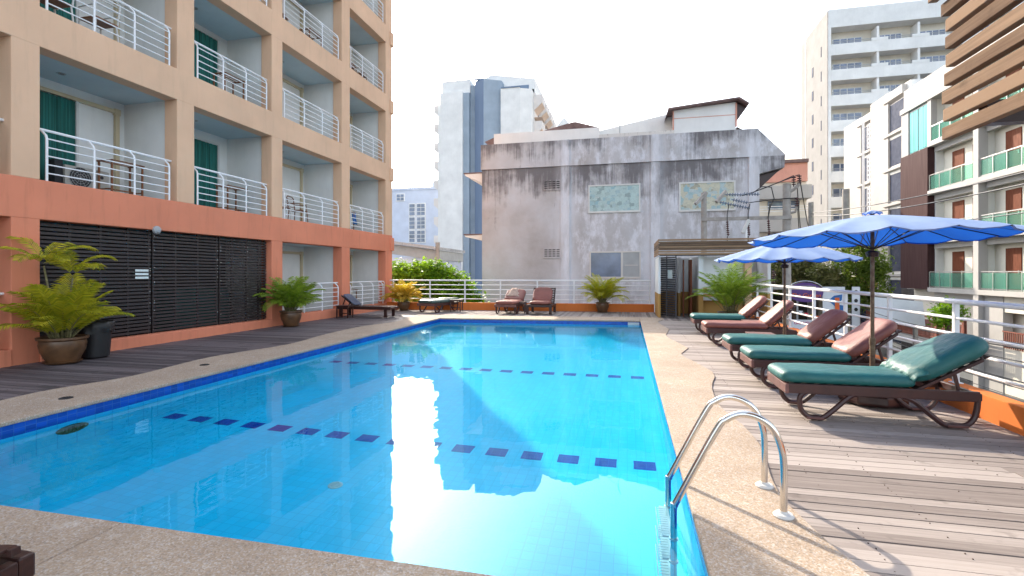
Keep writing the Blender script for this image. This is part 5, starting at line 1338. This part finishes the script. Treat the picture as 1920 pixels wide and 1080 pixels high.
# ------------------------------------------------------------------ street level
def text(body, size, m, name, par, loc, rot, ext=.01, shear=0):
    cu = bpy.data.curves.new(name, 'FONT'); cu.body = body; cu.size = size; cu.extrude = ext; cu.align_x = 'CENTER'; cu.align_y = 'CENTER'; cu.shear = shear
    to = bpy.data.objects.new('tmp', cu); COL.objects.link(to); bpy.context.view_layer.update()
    me = bpy.data.meshes.new_from_object(to); bpy.data.objects.remove(to); me.materials.clear(); me.materials.append(m)
    o = bpy.data.objects.new(name, me); COL.objects.link(o); o.parent = par; o.location = Vector(loc)-wloc(par); o.rotation_euler = rot; return o
sg = empty('oval_sign', (8.8, 28, GZ), 'purple oval shop sign with curly reddish lettering seen through the railing', 'sign')
g = MB(); n = 36; vs = []
for yy in (28.0, 28.1):
    for k in range(n): vs.append((8.85+.82*cos(2*pi*k/n), yy, .52+.5*sin(2*pi*k/n)))
g.add(vs, [tuple(range(n)), tuple(range(n, 2*n))[::-1]]+[(k, n+k, n+(k+1) % n, (k+1) % n) for k in range(n)]); g.build('sign_face', M['purple'], sg)
g = MB(); g.tube([(8.85+.86*cos(pi*k/12), 28.02, .54+.56*sin(pi*k/12)) for k in range(13)], .018, 5); g.build('sign_rim', M['alu'], sg)
g = MB(); g.tube([(8.5, 28.1, GZ), (8.5, 28.1, .3)], .05, 6); g.tube([(9.2, 28.1, GZ), (9.2, 28.1, .3)], .05, 6); g.build('post', M['grey'], sg)
text('The Garden', .28, M['signorange'], 'lettering', sg, (8.85, 27.98, .36), (R(90), 0, 0), shear=.3)
sg = empty('banner', (8.9, 27.6, GZ), 'white banner with magenta capitals low behind the loungers', 'banner')
B('panel', M['signwhite'], (8.1, 9.8, 27.6, 27.66, -1.75, -.85), par=sg)
text('GRAND', .20, M['pink'], 'lettering', sg, (8.55, 27.59, -1.02), (R(90), 0, 0)); text('OPENING', .36, M['pink'], 'lettering', sg, (8.95, 27.59, -1.42), (R(90), 0, 0))
g = MB(); g.tube([(8.2, 27.7, GZ), (8.2, 27.7, -.9)], .04, 6); g.tube([(9.7, 27.7, GZ), (9.7, 27.7, -.9)], .04, 6); g.build('post', M['grey'], sg)
sg = empty('tall_sign_board', (10.2, 28.3, GZ), 'tall white board with a blue and orange print beside the concrete pole', 'sign')
B('panel', M['signwhite'], (9.75, 10.75, 28.3, 28.38, -1.9, .8), par=sg); g = MB()
g.prism([(10.0, .1), (10.25, .35), (10.62, .42), (10.6, .15), (10.3, -.2), (10.15, -.05)], 28.27, 28.299, 'y'); g.prism([(10.45, -.1), (10.7, -.15), (10.72, -.9), (10.5, -.85)], 28.27, 28.299, 'y'); g.build('blue_print', M['signblue'], sg)
g = MB(); g.prism([(10.28, .25), (10.48, .25), (10.5, -.95), (10.3, -.95)], 28.25, 28.268, 'y'); g.build('orange_print', M['signorange'], sg)
B('post', M['grey'], (9.8, 9.88, 28.4, 28.48, GZ, -.2), (10.6, 10.68, 28.4, 28.48, GZ, -.2), par=sg)
sg = empty('narrow_sign_board', (11.3, 28.5, GZ), 'narrow white upright board with small dark marks right of the concrete pole', 'sign')
B('panel', M['signwhite'], (11.15, 11.5, 28.5, 28.56, -1.9, .8), par=sg)
g = MB()
for k, z in enumerate((.55, .1, -.35)): g.prism([(11.32+.09*cos(a*pi/3), z+.1*sin(a*pi/3)) for a in range(6)], 28.48, 28.499, 'y')
g.build('marks', M['black'], sg); B('post', M['grey'], (11.28, 11.36, 28.6, 28.68, GZ, 0), par=sg)
# bunting
g = MB(); pts = [(8.2+.25*k, 27.0, -.35-.25*sin(pi*k/8)) for k in range(9)]
bn = empty('bunting', (8.2, 27, -.4), 'string of small coloured pennants under the purple oval sign', 'bunting')
g.tube(pts, .006, 4); g.build('string', M['white_paint'], bn)
for k in range(8):
    x, _, z = pts[k]; g = MB(); g.prism([(x+.02, z), (x+.22, z-.01), (x+.12, z-.2)], 26.99, 27.0, 'y'); g.build('pennant', (M['signwhite'], M['red'], M['yellow'], M['signorange'], M['teal'])[k % 5], bn)
# kiosk and shopfronts at street level
ks = empty('shopfront', (9, 33, GZ), 'dark open shopfront under the street trees behind the loungers', 'shop')
B('dark_interior', M['darkroom'], (6.9, 11.6, 33.5, 36, GZ, .4), par=ks); B('awning', M['rooftile'], (6.8, 11.7, 32.6, 33.6, .4, .55), par=ks); B('pillar', M['conc'], (7.0, 7.25, 33.2, 33.5, GZ, .4), (11.2, 11.45, 33.2, 33.5, GZ, .4), par=ks)
ks = empty('white_hoarding', (12.9, 27, GZ), 'plain white hoarding with a slanted top beyond the umbrella pole', 'hoarding')
g = MB(); g.prism([(11.6, .35), (13.6, .15), (13.7, -1.0), (11.6, -.8)], 27.2, 27.3, 'y'); g.build('panel', M['signwhite'], ks)
B('post', M['conc'], (11.7, 11.85, 27.3, 27.45, GZ, .2), (13.3, 13.45, 27.3, 27.45, GZ, .1), par=ks)
ks = empty('ground_floor_shop', (15.5, 40, GZ), 'glazed ground floor shop under the white stepped building', 'shop')
B('wall', M['tan'], (14.2, 19.2, 44.5, 49, .35, 1.2), par=ks); B('glazing', M['glass_dark'], (14.2, 19.2, 44.6, 44.7, -3.5, .35), par=ks)
g = MB()
for x in (14.3, 15.4, 16.5, 17.6, 18.7): g.box(x, x+.07, 44.5, 44.6, -3.5, .35)
g.build('mullions', M['alu'], ks)
B('plinth', M['cream_wall'], (14.2, 19.2, 44.4, 49, GZ, -3.5), par=ks)
